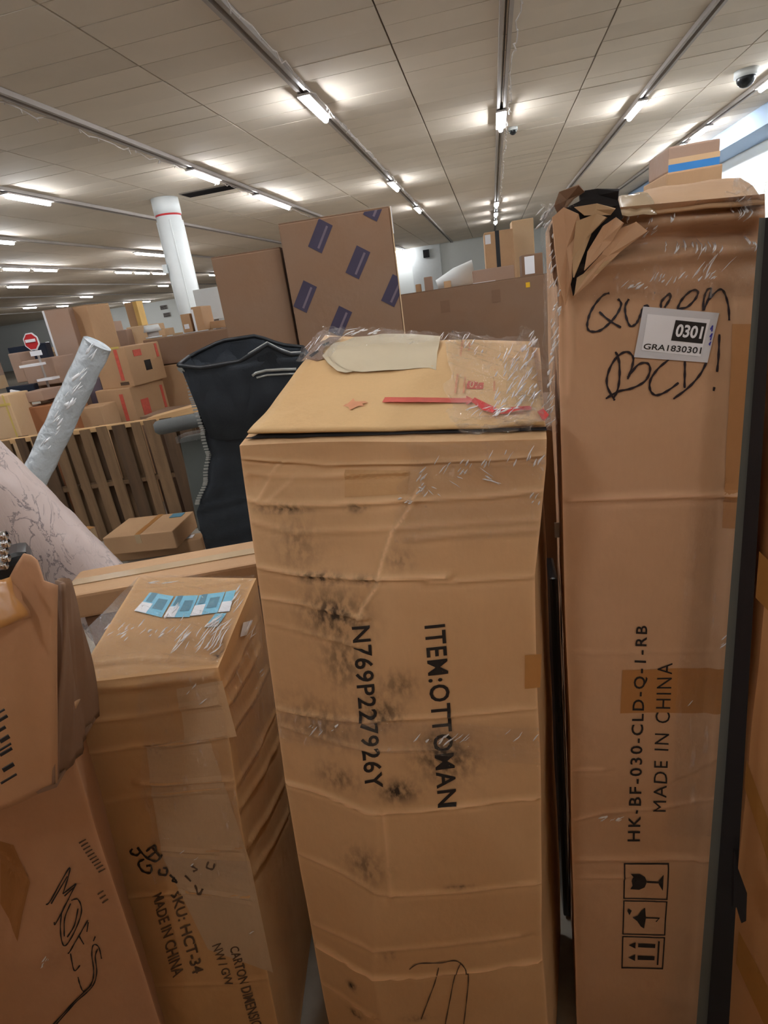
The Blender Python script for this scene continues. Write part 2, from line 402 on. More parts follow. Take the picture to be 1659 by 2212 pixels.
        for k in range(5):
            es = [e for e in bm.edges if math.hypot((e.verts[0].co.x - e.verts[1].co.x) * ex, (e.verts[0].co.y - e.verts[1].co.y) * ey) > cut]
            if not es: break
            bmesh.ops.subdivide_edges(bm, edges=es, cuts=1); bmesh.ops.triangulate(bm, faces=[f for f in bm.faces if len(f.verts) > 3])
        xy = np.array([(v.co.x, v.co.y) for v in bm.verts]); a, b = xy[:, :1], xy[:, 1:]
        px = q[3] * (1 - a) * (1 - b) + q[2] * a * (1 - b) + q[1] * a * b + q[0] * (1 - a) * b
        u, v = s.inv(face, px[:, 0], px[:, 1]); P = s.at(face, u, v, off)
        for vert, p in zip(bm.verts, P): vert.co = Vector([float(k) for k in p])
        me = bpy.data.meshes.new(name); bm.to_mesh(me); bm.free()
        nrm = s.normal(face)
        me.update()
        if len(me.polygons) and sum(np.dot(list(p.normal), nrm) for p in me.polygons) < 0: me.flip_normals()
        return link(name, me, mat, parent)
    def quad(s, name, face, quad, mat, parent, off=.0015, cut=12):
        return s.decal(name, face, [(0, 0), (1, 0), (1, 1), (0, 1)], [(0, 1, 2, 3)], quad, mat, parent, off, cut)
    def text(s, string, face, quad, mat, parent, bold=0.0, name='printed_text', off=.0018, spacing=1.0, shear=0):
        cu = bpy.data.curves.new('t', 'FONT'); cu.body = string; cu.size = 1; cu.offset = bold; cu.resolution_u = 3; cu.space_character = spacing; cu.shear = shear
        ob = bpy.data.objects.new('t', cu); COL.objects.link(ob); bpy.context.view_layer.update()
        me = bpy.data.meshes.new_from_object(ob.evaluated_get(bpy.context.evaluated_depsgraph_get())); bpy.data.objects.remove(ob)
        co = np.array([v.co[:2] for v in me.vertices]); lo = co.min(0); hi = co.max(0); co = (co - lo) / (hi - lo)
        o = s.decal(name, face, [tuple(c) for c in co], [tuple(p.vertices) for p in me.polygons], quad, mat, parent, off)
        bpy.data.meshes.remove(me); return o
    def strokes(s, name, face, lines, wd, mat, parent, off=.002):
        vv = []; ff = []
        for ln in lines:
            p = np.array(ln, float); 
            if len(p) > 2:   # smooth
                t = np.arange(len(p)); tt = np.linspace(0, len(p) - 1, (len(p) - 1) * 6 + 1); out = []
                for q in tt:
                    i = min(int(q), len(p) - 2); f = q - i; p0 = p[max(i - 1, 0)]; p1 = p[i]; p2 = p[i + 1]; p3 = p[min(i + 2, len(p) - 1)]
                    out.append(.5 * ((2 * p1) + (-p0 + p2) * f + (2 * p0 - 5 * p1 + 4 * p2 - p3) * f * f + (-p0 + 3 * p1 - 3 * p2 + p3) * f ** 3))
                p = np.array(out)
            n = len(vv); k = len(p)
            for i in range(k):
                d = p[min(i + 1, k - 1)] - p[max(i - 1, 0)]; d = d / (np.linalg.norm(d) + 1e-9); a = np.array([-d[1], d[0]]) * wd / 2 * (.75 + .5 * math.sin(i * .7 + k) ** 2)
                vv += [p[i] - a, p[i] + a]
            ff += [(n + 2 * i, n + 2 * i + 1, n + 2 * i + 3, n + 2 * i + 2) for i in range(k - 1)]
        vv = np.array(vv); u, v = s.inv(face, vv[:, 0], vv[:, 1]); P = s.at(face, u, v, off)
        me = bpy.data.meshes.new(name); me.from_pydata([tuple(map(float, q)) for q in P], [], ff); me.update()
        return link(name, me, mat, parent)
    def wrap(s, name, face, quad, mat, parent, n=(90, 90), off=.005, amp=.006, freq=(20, 60), seed=1.0, rag=.0, dirn=.8):
        """a patch of stretch film lying on a wall, gathered into pleats"""
        U, V = np.meshgrid(np.linspace(0, 1, n[0]), np.linspace(0, 1, n[1])); a = U.ravel(); b = V.ravel(); q = np.array(quad, float)
        if rag:
            e = (vnoise(np.stack([a * 7, b * 7, a * 0 + seed], 1)) - .5) * rag; a2 = a + e; b2 = b + np.roll(e, 3) * .7
        else: a2, b2 = a, b
        A, B = a2[:, None], b2[:, None]
        px = q[3] * (1 - A) * (1 - B) + q[2] * A * (1 - B) + q[1] * A * B + q[0] * (1 - A) * B
        u, v = s.inv(face, px[:, 0], px[:, 1]); u = np.clip(u, 0, 1); v = np.clip(v, 0, 1); W, H = s.dim[face]; x, y = u * W, v * H
        c, sn = math.cos(dirn), math.sin(dirn); xr = x * c + y * sn; yr = -x * sn + y * c
        w1 = fbm(np.stack([xr * freq[1], yr * freq[0] * .35, x * 0 + seed], 1), 3)
        ridge = 1 - np.abs(w1 * 2 - 1); P = s.base(face, u, v) + s.normal(face)[None] * (s.disp(face, u, v) + off + amp * (ridge ** 3) * (.3 + vnoise(np.stack([x * 8, y * 8, x * 0 + seed], 1))))[:, None]
        idx = np.arange(n[0] * n[1]).reshape(n[1], n[0]); F = np.stack([idx[:-1, :-1], idx[:-1, 1:], idx[1:, 1:], idx[1:, :-1]], -1).reshape(-1, 4)
        me = bpy.data.meshes.new(name); me.from_pydata(P.tolist(), [], F.tolist()); me.update()
        return link(name, me, mat, parent, True)

def glint_strands(T, face, clusters, parent, off=.008, seed=0, direct=None, k_r=1.0):
    """painted glints on the film: thin raised white strands standing in for highlights. cluster = x, y, count, spread x, spread y, length, angle"""
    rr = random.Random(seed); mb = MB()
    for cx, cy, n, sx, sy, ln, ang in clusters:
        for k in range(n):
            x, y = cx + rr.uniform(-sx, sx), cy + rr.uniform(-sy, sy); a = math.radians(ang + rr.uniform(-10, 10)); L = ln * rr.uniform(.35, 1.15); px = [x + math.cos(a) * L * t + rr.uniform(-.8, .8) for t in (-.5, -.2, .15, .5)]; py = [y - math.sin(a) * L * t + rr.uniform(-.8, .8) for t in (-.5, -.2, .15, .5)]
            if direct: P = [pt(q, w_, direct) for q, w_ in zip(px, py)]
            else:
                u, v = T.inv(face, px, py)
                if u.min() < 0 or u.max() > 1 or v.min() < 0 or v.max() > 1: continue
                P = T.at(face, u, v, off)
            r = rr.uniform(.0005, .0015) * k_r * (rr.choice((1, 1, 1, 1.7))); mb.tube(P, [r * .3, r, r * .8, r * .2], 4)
    o = mb.build('film_glints', M['fold'], parent, True); tag(o, kind='stuff'); return o
def spt(x, y, drop):          # photo pixel at a height below the lens
    return onz(x, y, CZ - drop)

# ------------------------------------------------------------------ setting: floor, ceiling, walls
YB, YL, XR, XL = 43.0, 55.0, 7.3, -72.0
o = MB().box(((XR + XL) / 2, 25, -.05), (XR - XL + .6, 76, .1)).build('floor', M['floor']); tag(o, kind='structure')
ceil = MB().box(((XR + XL) / 2, 25, CEIL + .09), (XR - XL + .6, 76, .1)).build('ceiling', M['ceiling_dark']); tag(ceil, kind='structure')
SEAM = [-9.05, -7.35, -5.65, -3.94, -2.47, -1.05, .37, 1.75, 3.06, 4.3, 5.45, 6.38]
PY0, PD = 6.07, .552
meshes = {}
def panel_mesh(wd, dp, mat):
    key = (round(wd, 3), round(dp, 3), mat.name)
    if key not in meshes:
        me = bpy.data.meshes.new('ceiling_panel'); mb = MB().box((0, 0, 0), (wd, dp, .03)); me.from_pydata(mb.v, [], mb.f); me.materials.append(mat); meshes[key] = me
    return meshes[key]
cnt = 0
for i in range(len(SEAM) - 1):
    for j in range(-2, 25):
        x0, x1 = SEAM[i], SEAM[i + 1]; me = panel_mesh(x1 - x0 - .022, PD - .012, M['ceiling'] if (i * 3 + j * 7) % 5 else M['ceiling_b'])
        o = bpy.data.objects.new('ceiling_panel', me); COL.objects.link(o); o.parent = ceil
        o.location = ((x0 + x1) / 2, PY0 + (j + .5) * PD, CEIL + .016 + random.uniform(-.003, .004)); o.rotation_euler = (random.uniform(-.004, .004), random.uniform(-.002, .002), 0); cnt += 1
rest = MB()
xs = [XL] + [SEAM[0] - 1.85 * k for k in range(34, 0, -1) if SEAM[0] - 1.85 * k > XL] + SEAM + [XR]
for i in range(len(xs) - 1):
    x0, x1 = xs[i], xs[i + 1]; inside = x0 >= SEAM[0] - .01 and x1 <= SEAM[-1] + .01
    y = -12.0 if not inside else PY0 + 25 * PD
    segs = []
    while y < 62: segs.append((y, min(y + PD * 4, 62))); y += PD * 4
    if inside: segs += [(-12 + PD * 3 * k, min(-12 + PD * 3 * (k + 1), PY0 - 2 * PD)) for k in range(11) if -12 + PD * 3 * k < PY0 - 2 * PD - .1]
    for a, b in segs: rest.box(((x0 + x1) / 2, (a + b) / 2, CEIL + .016), (x1 - x0 - .03, b - a - .014, .03))
o = rest.build('ceiling_panel_field', M['ceiling'], ceil); tag(o, kind='stuff')

def wall(name, c, size, mat='wall'):
    o = MB().box(c, size).build(name, M[mat]); tag(o, kind='structure'); return o
HZ = CEIL + .1
wall('wall_back', ((XR - 14) / 2 , YB + .1, HZ / 2), (XR + 14, .2, HZ))
wall('wall_back_left', ((XL - 14) / 2, YL + 4.1, HZ / 2), (-14 - XL, .2, HZ))
wall('wall_back_return', (-14, (YB + YL + 4.2) / 2, HZ / 2), (.2, YL + 4.2 - YB, HZ))
wall('wall_right', (XR + .1, 15, HZ / 2), (.2, 58, HZ))
wall('wall_left', (XL - .1, 25, HZ / 2), (.2, 70, HZ))
wall('wall_front', ((XR + XL) / 2, -11, HZ / 2), (XR - XL, .2, HZ))
# soffit along the right wall and its end face, long soffit on the far left
s_ = MB().box((6.85, 16.5, CEIL - .22), (.95, 30, .44)).build('trim_1', M['wall_blue']); tag(s_, kind='structure')
s_ = MB().box((-66, 50, CEIL - .55), (11, .8, 1.0)).build('trim_2', M['white_paint']); tag(s_, kind='structure')
# pilaster on the back wall seen right of the tall printed cartons
s_ = MB().box((-4.3, YB - .1, HZ / 2), (2.0, .2, HZ)).build('trim_3', M['white_paint']); tag(s_, kind='structure')

# ------------------------------------------------------------------ lighting tracks, tube lamps
ROWS = [5.45, 3.06, .37, -2.47, -5.65, -9.05, -12.9, -17.0, -21.6, -26.6, -32.2, -37.5]
WORDS = ['at far right beside the soffit', 'second from the right', 'running straight away above the middle', 'crossing the top left of centre', 'crossing the left edge of the photo above the white column',
         'just left of the white column top', 'far left, second behind the column', 'far left, third behind the column', 'far left, fourth behind the column', 'far left, fifth behind the column', 'far left, sixth behind the column', 'far left, farthest of all']
for i, x in enumerate(ROWS):
    near = i < 6; y0, y1 = (-10.5, YB - .1) if x > -14 else (-10.5, YL)
    t = thing('lighting_track', 'long grey ceiling lighting track, ' + WORDS[i], 'lighting track', (x, (y0 + y1) / 2, CEIL))
    for dx in ((-.055, .055) if near else (0,)):
        MB().box((x + dx, (y0 + y1) / 2, CEIL - .035), (.05 if near else .1, y1 - y0, .065)).build('rail', M['rail'], t)
    if near:
        mb = MB(); rr = random.Random(i); p = []
        yy = 4.0
        while yy < 26:
            p.append((x + (.13 if i in (2, 3) else -.13) + rr.uniform(-.03, .03), yy, CEIL - .05 - abs(rr.gauss(0, .035)))); yy += rr.uniform(.08, .3)
        mb.tube(p, .009, 5)
        for k in range(46):
            q = p[rr.randrange(len(p))]; mb.tube([q, (q[0] + rr.uniform(-.03, .03), q[1] + rr.uniform(-.06, .06), q[2] - rr.uniform(.02, .06))], .007, 4)
        if i in (2, 3, 4): mb.build('loose_cable', M['cable'], t)
def tube_mesh(L):
    me = bpy.data.meshes.new('tube'); mb = MB(); mb.tube([(0, -L / 2, 0), (0, -L / 2 + .03, 0), (0, L / 2 - .03, 0), (0, L / 2, 0)], [.02, .045, .045, .02], 8); me.from_pydata(mb.v, [], mb.f); me.materials.append(M['lamp']); return me
def hous_mesh(L):
    me = bpy.data.meshes.new('housing'); mb = MB().box((0, 0, .0), (.19, L + .04, .03)); me.from_pydata(mb.v, [], mb.f); me.materials.append(M['rail']); return me
TM, HM = tube_mesh(1.24), hous_mesh(1.24)
def tube_lamp(x, y, label, group=None, rz=0):
    t = thing('tube_lamp', label, 'tube lamp', (x, y, CEIL - .10), rz, group)
    for me, dz, nm in ((TM, -.040, 'tube'), (HM, .0, 'housing')):
        o = bpy.data.objects.new(nm, me); COL.objects.link(o); o.parent = t; o.location = (0, 0, dz)
    return t
lab = {3: [(10.17, 'large glowing tube lamp nearest, left of centre at top'), (17.9, 'glowing tube lamp above the printed tall carton, second of its track'), (23.5, 'small glowing tube lamp third along the track above the printed carton')],
       2: [(13.2, 'upright looking glowing tube lamp at top centre by the small black dome'), (26.0, 'small glowing tube lamp farther along the centre track, upper of three dots'), (29.6, 'tiny glowing tube lamp on the centre track, middle of three dots'), (33.2, 'tiny glowing tube lamp on the centre track, lowest of three dots')],
       1: [(14.5, 'bright slanted tube lamp at upper right, left of the black dome camera')],
       0: [(14.2, 'bright tube lamp cut by the right edge of the photo'), (18.4, 'slanted tube lamp above the blue taped carton'), (20.4, 'small tube lamp at the corner of the blue taped carton'), (22.2, 'small tube lamp left of the blue taped carton')],
       4: [(12.8, 'bright tube lamp just right of the white column top'), (16.25, 'left half of the double tube lamp between column and printed carton'), (17.55, 'right half of the double tube lamp between column and printed carton')],
       5: [(11.75, 'bright tube lamp at the left edge left of the white column')],
       6: [(15.0, 'tube lamp cut by the left photo edge below the long bright one'), (22.2, 'left half of the tube lamp touching the column left side'), (23.5, 'right half of the tube lamp touching the column left side')],
       7: [(20.3, 'left half of the far left double tube lamp'), (21.8, 'right half of the far left double tube lamp'), (27.0, 'left third of the triple tube lamp left of the column'), (28.6, 'middle third of the triple tube lamp left of the column'), (30.2, 'right third of the triple tube lamp left of the column'), (36.7, 'small round looking lamp at the left edge of the plain tall carton')],
       8: [(25.5, 'tube lamp at far left below the double one'), (38.5, 'small tube lamp just left of the column below the triple one')],
       9: [(37.2, 'tube lamp above the tall grey brown carton in the left background'), (50.5, 'small tube lamp right of the column, low'), (53.0, 'small tube lamp right of the column nearest the plain carton')],
       10: [(38.5, 'tube lamp far left over the black screens'), (41.9, 'tube lamp over the tall narrow carton stack top'), (50.5, 'small tube lamp left of the yellow edged post'), (53.6, 'small tube lamp above the yellow edged post')],
       11: [(52.8, 'low bright tube lamp right of the tall narrow carton, first'), (54.2, 'low bright tube lamp right of the tall narrow carton, second')]}
for i, lst in lab.items():
    for y, l in lst: tube_lamp(ROWS[i], y, l)
tube_lamp(-6.0, 42.0, 'white tube lamp mounted crosswise at the right edge of the printed carton', rz=math.pi / 2)
# the tracks go on over and behind the photographer, outside the picture
for i, y in ((3, -2.6), (3, 2.2), (2, -5.5), (2, 4.2), (1, -3.5), (1, 3.0), (0, 2.5), (4, 3.6), (5, -2), (6, 4)):
    tube_lamp(ROWS[i], y, 'tube lamp on a track overhead, outside the photo', 'tube lamps above the photographer')

# ------------------------------------------------------------------ column, dome cameras, ceiling vent, wall speaker
t = thing('column', 'round white painted column with a thin red band near the ceiling', 'column', (-7.6, 14.6, 0))
def ring(name, r0, r1, z0, z1, mat, seg=20):
    mb = MB(); mb.tube([(-7.6, 14.6, z0), (-7.6, 14.6, z1)], [r0, r1], seg); return mb.build(name, mat, t, True)
ring('shaft', .30, .30, 0, CEIL, M['white_paint']); ring('band', .306, .306, CEIL - .40, CEIL - .36, M['red_paint']); ring('collar', .325, .325, CEIL - .36, CEIL - .002, M['white_paint'])
for k in range(4):
    MB().box((-7.6 + .3 * math.cos(k * 1.57 + .5), 14.6 + .3 * math.sin(k * 1.57 + .5), 2.2), (.03, .03, 4.3)).build('cladding_seam', M['white_paint'], t)
MB().box((-7.9, 14.4, 3.3), (.1, .14, .2)).build('junction_box', M['white_paint'], t)
def dome(px, py, r, label):
    p = onz(px, py, CEIL - r * .5); t = thing('dome_camera', label, 'security camera', (p[0], p[1], CEIL))
    me = bpy.data.meshes.new('dome'); bm = bmesh.new(); bmesh.ops.create_uvsphere(bm, u_segments=16, v_segments=10, radius=r)
    for v in bm.verts: v.co.z = v.co.z * 1.0; v.co = Vector((v.co.x + p[0], v.co.y + p[1], v.co.z * 1.0 + CEIL - r * .75))
    bm.to_mesh(me); bm.free(); link('dome', me, M['black_plastic'], t, True)
    MB().tube([(p[0], p[1], CEIL - r * .7), (p[0], p[1], CEIL)], [r * 1.25, r * 1.25], 20).build('mount', M['white_paint'], t, True)
dome(1612, 162, .16, 'large black dome camera with white mount at the upper right of the ceiling')
dome(1108, 280, .08, 'small black dome camera beside the centre tube lamp')
t = thing('ceiling_vent', 'long dark slatted ceiling vent right of the white column top', 'vent', (-6.4, 14.6, CEIL))
MB().box((-6.35, 14.65, CEIL - .012), (1.5, .52, .02)).build('frame', M['ceiling_dark'], t)
for k in range(8): MB().box((-6.35, 14.45 + k * .057, CEIL - .03), (1.4, .03, .012), Matrix.Rotation(.5, 3, 'X')).build('slat', M['dark_void'], t)
p = ony(921, 548, YB - .2)
t = thing('wall_speaker', 'small black box speaker high on the white back wall', 'speaker', p)
MB().box(p, (.42, .3, .5)).build('cabinet', M['black_plastic'], t, bevel=.03); MB().tube([(p[0], p[1] - .15, p[2] - .05), (p[0], p[1] - .18, p[2] - .05)], [.16, .14], 14).build('grille', M['dark_void'], t)
for q, l in (((354, 664), 'upper dark wall vent on the grey wall left of the column foot'), ((361, 680), 'lower dark wall vent on the grey wall left of the column foot')):
    p = ony(q[0], q[1], YL + 3.9); t = thing('wall_vent', l, 'vent', p); MB().box(p, (.8, .1, .4)).build('frame', M['rail'], t)
    for k in range(4): MB().box((p[0], p[1] - .06, p[2] - .15 + k * .1), (.7, .04, .05)).build('slat', M['dark_void'], t)
# ------------------------------------------------------------------ ordinary cartons of the background
def edges_frame(TL, TR, dist, yaw, depth, zb=0.0, ybot=None, tilt_follow=True):
    A = pt(TL[0], TL[1], dist); ang = math.radians(yaw); d = np.array([math.cos(ang), math.sin(ang)]); r = ray(TR[0], TR[1])
    # intersection of the azimuth ray with the face line
    m = np.array([[r[0], -d[0]], [r[1], -d[1]]]); k = np.linalg.solve(m, A[:2]); B = CP + r * k[0]
    n = np.array([-d[1], d[0]])
    z = (A[2] + B[2]) / 2; zA, zB = (A[2], B[2])
    if ybot is not None: zb = pt(ybot[0], ybot[1], dist)[2]
    return A, B, d, n, z, zb
def carton(name, TL, TR, dist, yaw, depth, label, mat='kraft', zb=0.0, ybot=None, tape=True, group=None, top=True, cat='box', flaps=True):
    A, B, d, n, z, zb = edges_frame(TL, TR, dist, yaw, depth, zb, ybot)
    W = math.hypot(*(B - A)[:2]); C = (A[:2] + B[:2]) / 2 + n * depth / 2
    t = thing(name, label, cat, (C[0], C[1], zb), math.radians(yaw), group); H = z - zb
    def loc(mb, nm, mt, bevel=0):
        me_o = mb.build(nm, mt, None, bevel=bevel); me_o.parent = t; return me_o
    rr = random.Random(hash((TL, TR)) & 0xffff)
    mb = MB().box((0, 0, H / 2 - .001), (W, depth, H - .004)); loc(mb, 'body', M[mat], bevel=min(.012, H * .08))
    if tape:
        g = .035 if W > .35 else .022
        mb = MB().box((0, 0, H + .0015), (W + .004, g * 2, .003)); hd = min(.12, H * .3); mb.box((-W / 2 - .001, 0, H - hd / 2), (.004, g * 2, hd)); mb.box((W / 2 + .001, 0, H - hd / 2), (.004, g * 2, hd)); loc(mb, 'packing_tape', M['tape'])
    if flaps:
        mb = MB().box((0, depth * .25 + .002, H), (W - .006, depth * .5 - .008, .006)); loc(mb, 'top_flap', M[mat]); mb = MB().box((0, -depth * .25 - .002, H), (W - .006, depth * .5 - .008, .006)); loc(mb, 'top_flap', M[mat])
    return t, W, depth, H
def on_front(t, W, D, H, nm, u0, u1, v0, v1, mat, th=.004, rot=0, side='front'):
    """flat print or sticker on a background carton; u,v fractions"""
    if side == 'front': c = ((u0 + u1) / 2 * W - W / 2, -D / 2 - th / 2, (v0 + v1) / 2 * H); s = ((u1 - u0) * W, th, (v1 - v0) * H); rm = Matrix.Rotation(rot, 3, 'Y')
    elif side == 'right': c = (W / 2 + th / 2, (u0 + u1) / 2 * D - D / 2, (v0 + v1) / 2 * H); s = (th, (u1 - u0) * D, (v1 - v0) * H); rm = Matrix.Rotation(rot, 3, 'X')
    elif side == 'top': c = ((u0 + u1) / 2 * W - W / 2, (v0 + v1) / 2 * D - D / 2, H + .004 + th / 2); s = ((u1 - u0) * W, (v1 - v0) * D, th); rm = Matrix.Rotation(rot, 3, 'Z')
    elif side == 'left': c = (-W / 2 - th / 2, (u0 + u1) / 2 * D - D / 2, (v0 + v1) / 2 * H); s = (th, (u1 - u0) * D, (v1 - v0) * H); rm = Matrix.Rotation(rot, 3, 'X')
    o = MB().box(c, s, rm).build(nm, M[mat]); o.parent = t; return o

# tall pair behind the bag: printed one and the plain one at its left
t, W, D, H = carton('tall_carton', (601, 491), (840, 439), 5.3, 8, .35, 'tall brown carton printed with slanted dark purple rectangles', 'kraft_dark', tape=False)
AX, BX, _, _, zt, _ = edges_frame((601, 491), (840, 439), 5.3, 8, .35)
def xprint(cx, cy, clip=None):
    """slanted print: a parallelogram with a lighter word bar, given where its centre sits on the face"""
    u, v = clip
    hw, hh = .062, .115; a = math.radians(-33)
    pts = [(-hw, -hh), (hw, -hh), (hw, hh), (-hw, hh)]
    def place(P): return [(u * W - W / 2 + x * math.cos(a) - y * math.sin(a), v + x * math.sin(a) + y * math.cos(a)) for x, y in P]
    def clipx(P):
        for ax, lim, sg in ((0, -W / 2 + .002, 1), (0, W / 2 - .002, -1), (1, H - .01, -1)):
            out = []
            for i in range(len(P)):
                p, q = P[i], P[(i + 1) % len(P)]; ip, iq = (p[ax] - lim) * sg >= 0, (q[ax] - lim) * sg >= 0
                if ip: out.append(p)
                if ip != iq: f = (lim - p[ax]) / (q[ax] - p[ax]); out.append((p[0] + f * (q[0] - p[0]), p[1] + f * (q[1] - p[1])))
            P = out
        return P
    for P, off, mt, nm in ((pts, .002, 'purple', 'printed_rectangle'), ([(.012, -hh * .8), (.03, -hh * .8), (.03, hh * .8), (.012, hh * .8)], .003, 'purple_lite', 'printed_word')):
        Q = clipx(place(P))
        if len(Q) < 3: continue
        me = bpy.data.meshes.new(nm); me.from_pydata([(x, -D / 2 - off, y) for x, y in Q], [], [tuple(range(len(Q)))]); o = link(nm, me, M[mt]); o.parent = t
def face_uv(px, py):
    r = ray(px, py); d2 = (BX - AX)[:2]; m = np.array([[r[0], -d2[0]], [r[1], -d2[1]]]); k = np.linalg.solve(m, AX[:2]); return k[1], CZ + r[2] * k[0]
for c in ((692, 510), (773, 567), (659, 641), (735, 695), (850, 628), (812, 440)): xprint(0, 0, face_uv(*c))
o = MB().box((W / 2 + .004, -D / 2 + .02, H / 2), (.008, .05, H)).build('edge_strip', M['kraft_pale']); o.parent = t
o = MB().box((W / 2 + .01, -D / 2 + .02, H - .1), (.006, .06, .2)).build('white_tape', M['label_white']); o.parent = t
t, W, D, H = carton('tall_carton', (456, 564), (603, 527), 5.5, 8, .4, 'plain tall brown carton left of the purple printed one', 'kraft_dark', tape=False)
t, W, D, H = carton('long_carton', (850, 642), (1190, 586), 7.2, 1, .6, 'long plain brown carton with a small yellow sticker behind the wrapped carton', 'kraft_dark', tape=False)
on_front(t, W, D, H, 'yellow_sticker', .845, .87, .938, .966, 'yellow'); on_front(t, W, D, H, 'patch', .30, .36, .86, .93, 'long_patch'); on_front(t, W, D, H, 'patch', .63, .685, .88, .95, 'long_patch')
on_front(t, W, D, H, 'white_strip', .52, .66, .0, .1, 'label_white', side='top')
# cartons on or behind the long one
def small(name, TL, TR, dist, yaw, depth, ybot, label, mat='kraft', tape=False, zb=None, **k):
    if zb is not None: return carton(name, TL, TR, dist, yaw, depth, label, mat, zb=zb, tape=tape, flaps=False, **k)
    return carton(name, TL, TR, dist, yaw, depth, label, mat, ybot=ybot, tape=tape, flaps=False, **k)
def load(pxl, pxr, d0, d1, ztop, label, rows=3):
    A, B = pt(pxl, 640, d0), pt(pxr, 640, d0); dv_ = (B - A)[:2]; W = np.hypot(*dv_); yw = math.atan2(dv_[1], dv_[0]); n = np.array([-dv_[1], dv_[0]]) / W; c = (A + B)[:2] / 2 + n * (d1 - d0) / 2
    t = thing('pallet_load', label, 'boxes', (c[0], c[1], 0), yw); nx = max(1, int(W / .55)); h = ztop / rows
    for i in range(nx):
        for j in range(rows):
            o = MB().box((-W / 2 + (i + .5) * W / nx, 0, (j + .5) * h), (W / nx - .012, d1 - d0, h - .004)).build('carton', M[['kraft', 'kraft_grey', 'kraft_dark'][(i + j) % 3]], bevel=.01); o.parent = t
    return t
load(880, 1190, 8.05, 10.9, CZ - .035, 'pallet load of cartons hidden behind the long carton, carrying the small back cartons')
load(186, 300, 8.75, 10.2, CZ - .22, 'pallet load of cartons behind the silver tube end, under the mauve cartons')
small('carton', (1020, 588), (1110, 568), 8.2, 2, .5, (1020, 612), 'low brown carton with a white top edge lying behind the long carton', 'kraft_grey', zb=CZ - .03)
t, W, D, H = small('carton', (1045, 505), (1108, 490), 9.0, 2, .5, (1056, 590), 'upright brown carton with a black strap, back centre right', 'kraft', zb=CZ - .03)
on_front(t, W, D, H, 'black_strap', .38, .52, 0, 1, 'black_trim'); on_front(t, W, D, H, 'white_label', .03, .22, .78, .95, 'label_white')
small('carton', (1105, 478), (1152, 468), 9.6, 2, .4, (1116, 600), 'pale upright carton right of the black strapped one', 'kraft_pale', zb=CZ - .03)
t, W, D, H = small('carton', (1126, 552), (1172, 543), 7.25, 2, .3, (1128, 588), 'small carton with a white shipping label behind the wrapped box', 'kraft_dark', zb=CZ + .012); on_front(t, W, D, H, 'shipping_label', .14, .6, .12, .9, 'label_white')
small('carton', (915, 599), (932, 596), 9.5, 2, .2, (917, 620), 'small upright brown carton on the bright shelf at back centre', 'kraft_grey', zb=CZ - .03)
small('carton', (897, 615), (908, 612), 9.5, 2, .15, (898, 630), 'tiny tan carton left of the small upright one', 'kraft', zb=CZ - .03)
small('carton', (958, 608), (973, 605), 9.5, 2, .15, (959, 620), 'tiny pale carton in front of the white rolled sheet', 'kraft_pale', zb=CZ - .03)
A = pt(945, 612, 10.0); B = pt(1025, 594, 10.0)
t = thing('white_sheet', 'glossy white bundled sheet lying behind the long carton', 'sheet', (A[0], A[1], 1.0))
mb = MB(); mb.tube([A * np.array([1, 1, 0]) + np.array([0, 0, CZ + .07]), (A + B) / 2 * np.array([1, 1, 0]) + np.array([0, 0, CZ + .14]), B * np.array([1, 1, 0]) + np.array([0, 0, CZ + .18])], [.1, .17, .21], 12); mb.build('roll', M['white_paint'], t, True)

# boxes right background above the queen carton
t, W, D, H = carton('carton', (1445, 316), (1557, 297), 5.2, 2, .5, 'grey brown carton with a bright blue tape band behind the queen carton', 'kraft_grey', ybot=(1447, 372), tape=False, flaps=False)
on_front(t, W, D, H, 'blue_tape_band', 0, 1, -.02, .28, 'blue_tape', rot=0)
on_front(t, W, D, H, 'clear_wrap_band', 0, 1, .28, .5, 'kraft_pale')
carton('carton', (1440, 372), (1562, 352), 5.15, 2, .6, 'carton under the blue taped one behind the queen carton', 'kraft', zb=0, tape=False, flaps=False)

# ------------------------------------------------------------------ left background stacks
t, W, D, H = carton('tall_carton', (92, 672), (145, 664), 8.0, 18, .4, 'tall narrow grey brown carton standing in the left background', 'kraft_grey', tape=False)
on_front(t, W, D, H, 'plastic_edge', -.03, .05, .3, 1, 'label_white')
carton('tall_carton', (147, 664), (186, 660), 8.1, -10, .35, 'tall narrow tan carton joined right of the grey brown one', 'kraft', tape=False)
def redprint(t, W, D, H, k):
    on_front(t, W, D, H, 'red_stripe', .66, .76, .18, .95, 'red_ink'); on_front(t, W, D, H, 'printed_block', .6, .86, .06, .14, 'ink_faint')
    on_front(t, W, D, H, 'red_symbol', .15, .3, .78, .9, 'red_ink'); on_front(t, W, D, H, 'red_symbol', .2, .42, .72, .88, 'red_ink', side='right'); on_front(t, W, D, H, 'red_line', .85, .92, .6, .95, 'red_ink', side='right')
    on_front(t, W, D, H, 'black_block', .44, .62, .32, .58, 'ink', side='right')
b1 = carton('red_printed_carton', (205, 848), (278, 833), 7.3, -4, .62, 'lower carton with red printed stripe in the left background pair', 'kraft', tape=False, flaps=False); redprint(*b1, 0)
b2 = carton('red_printed_carton', (198, 762), (266, 745), 7.3, -4, .62, 'upper carton with red stripe and yellow sticker, left background pair', 'kraft', tape=False, flaps=False, ybot=(205, 846)); redprint(*b2, 1)
on_front(*b2, 'yellow_sticker', .6, .85, .97, 1.02, 'strap_yellow')
_, _, _, hb = carton('carton', (318, 793), (425, 781), 7.9, 6, 1.5, 'broad brown carton under the long one behind the red printed pair', 'kraft', zb=0, tape=False, flaps=False)
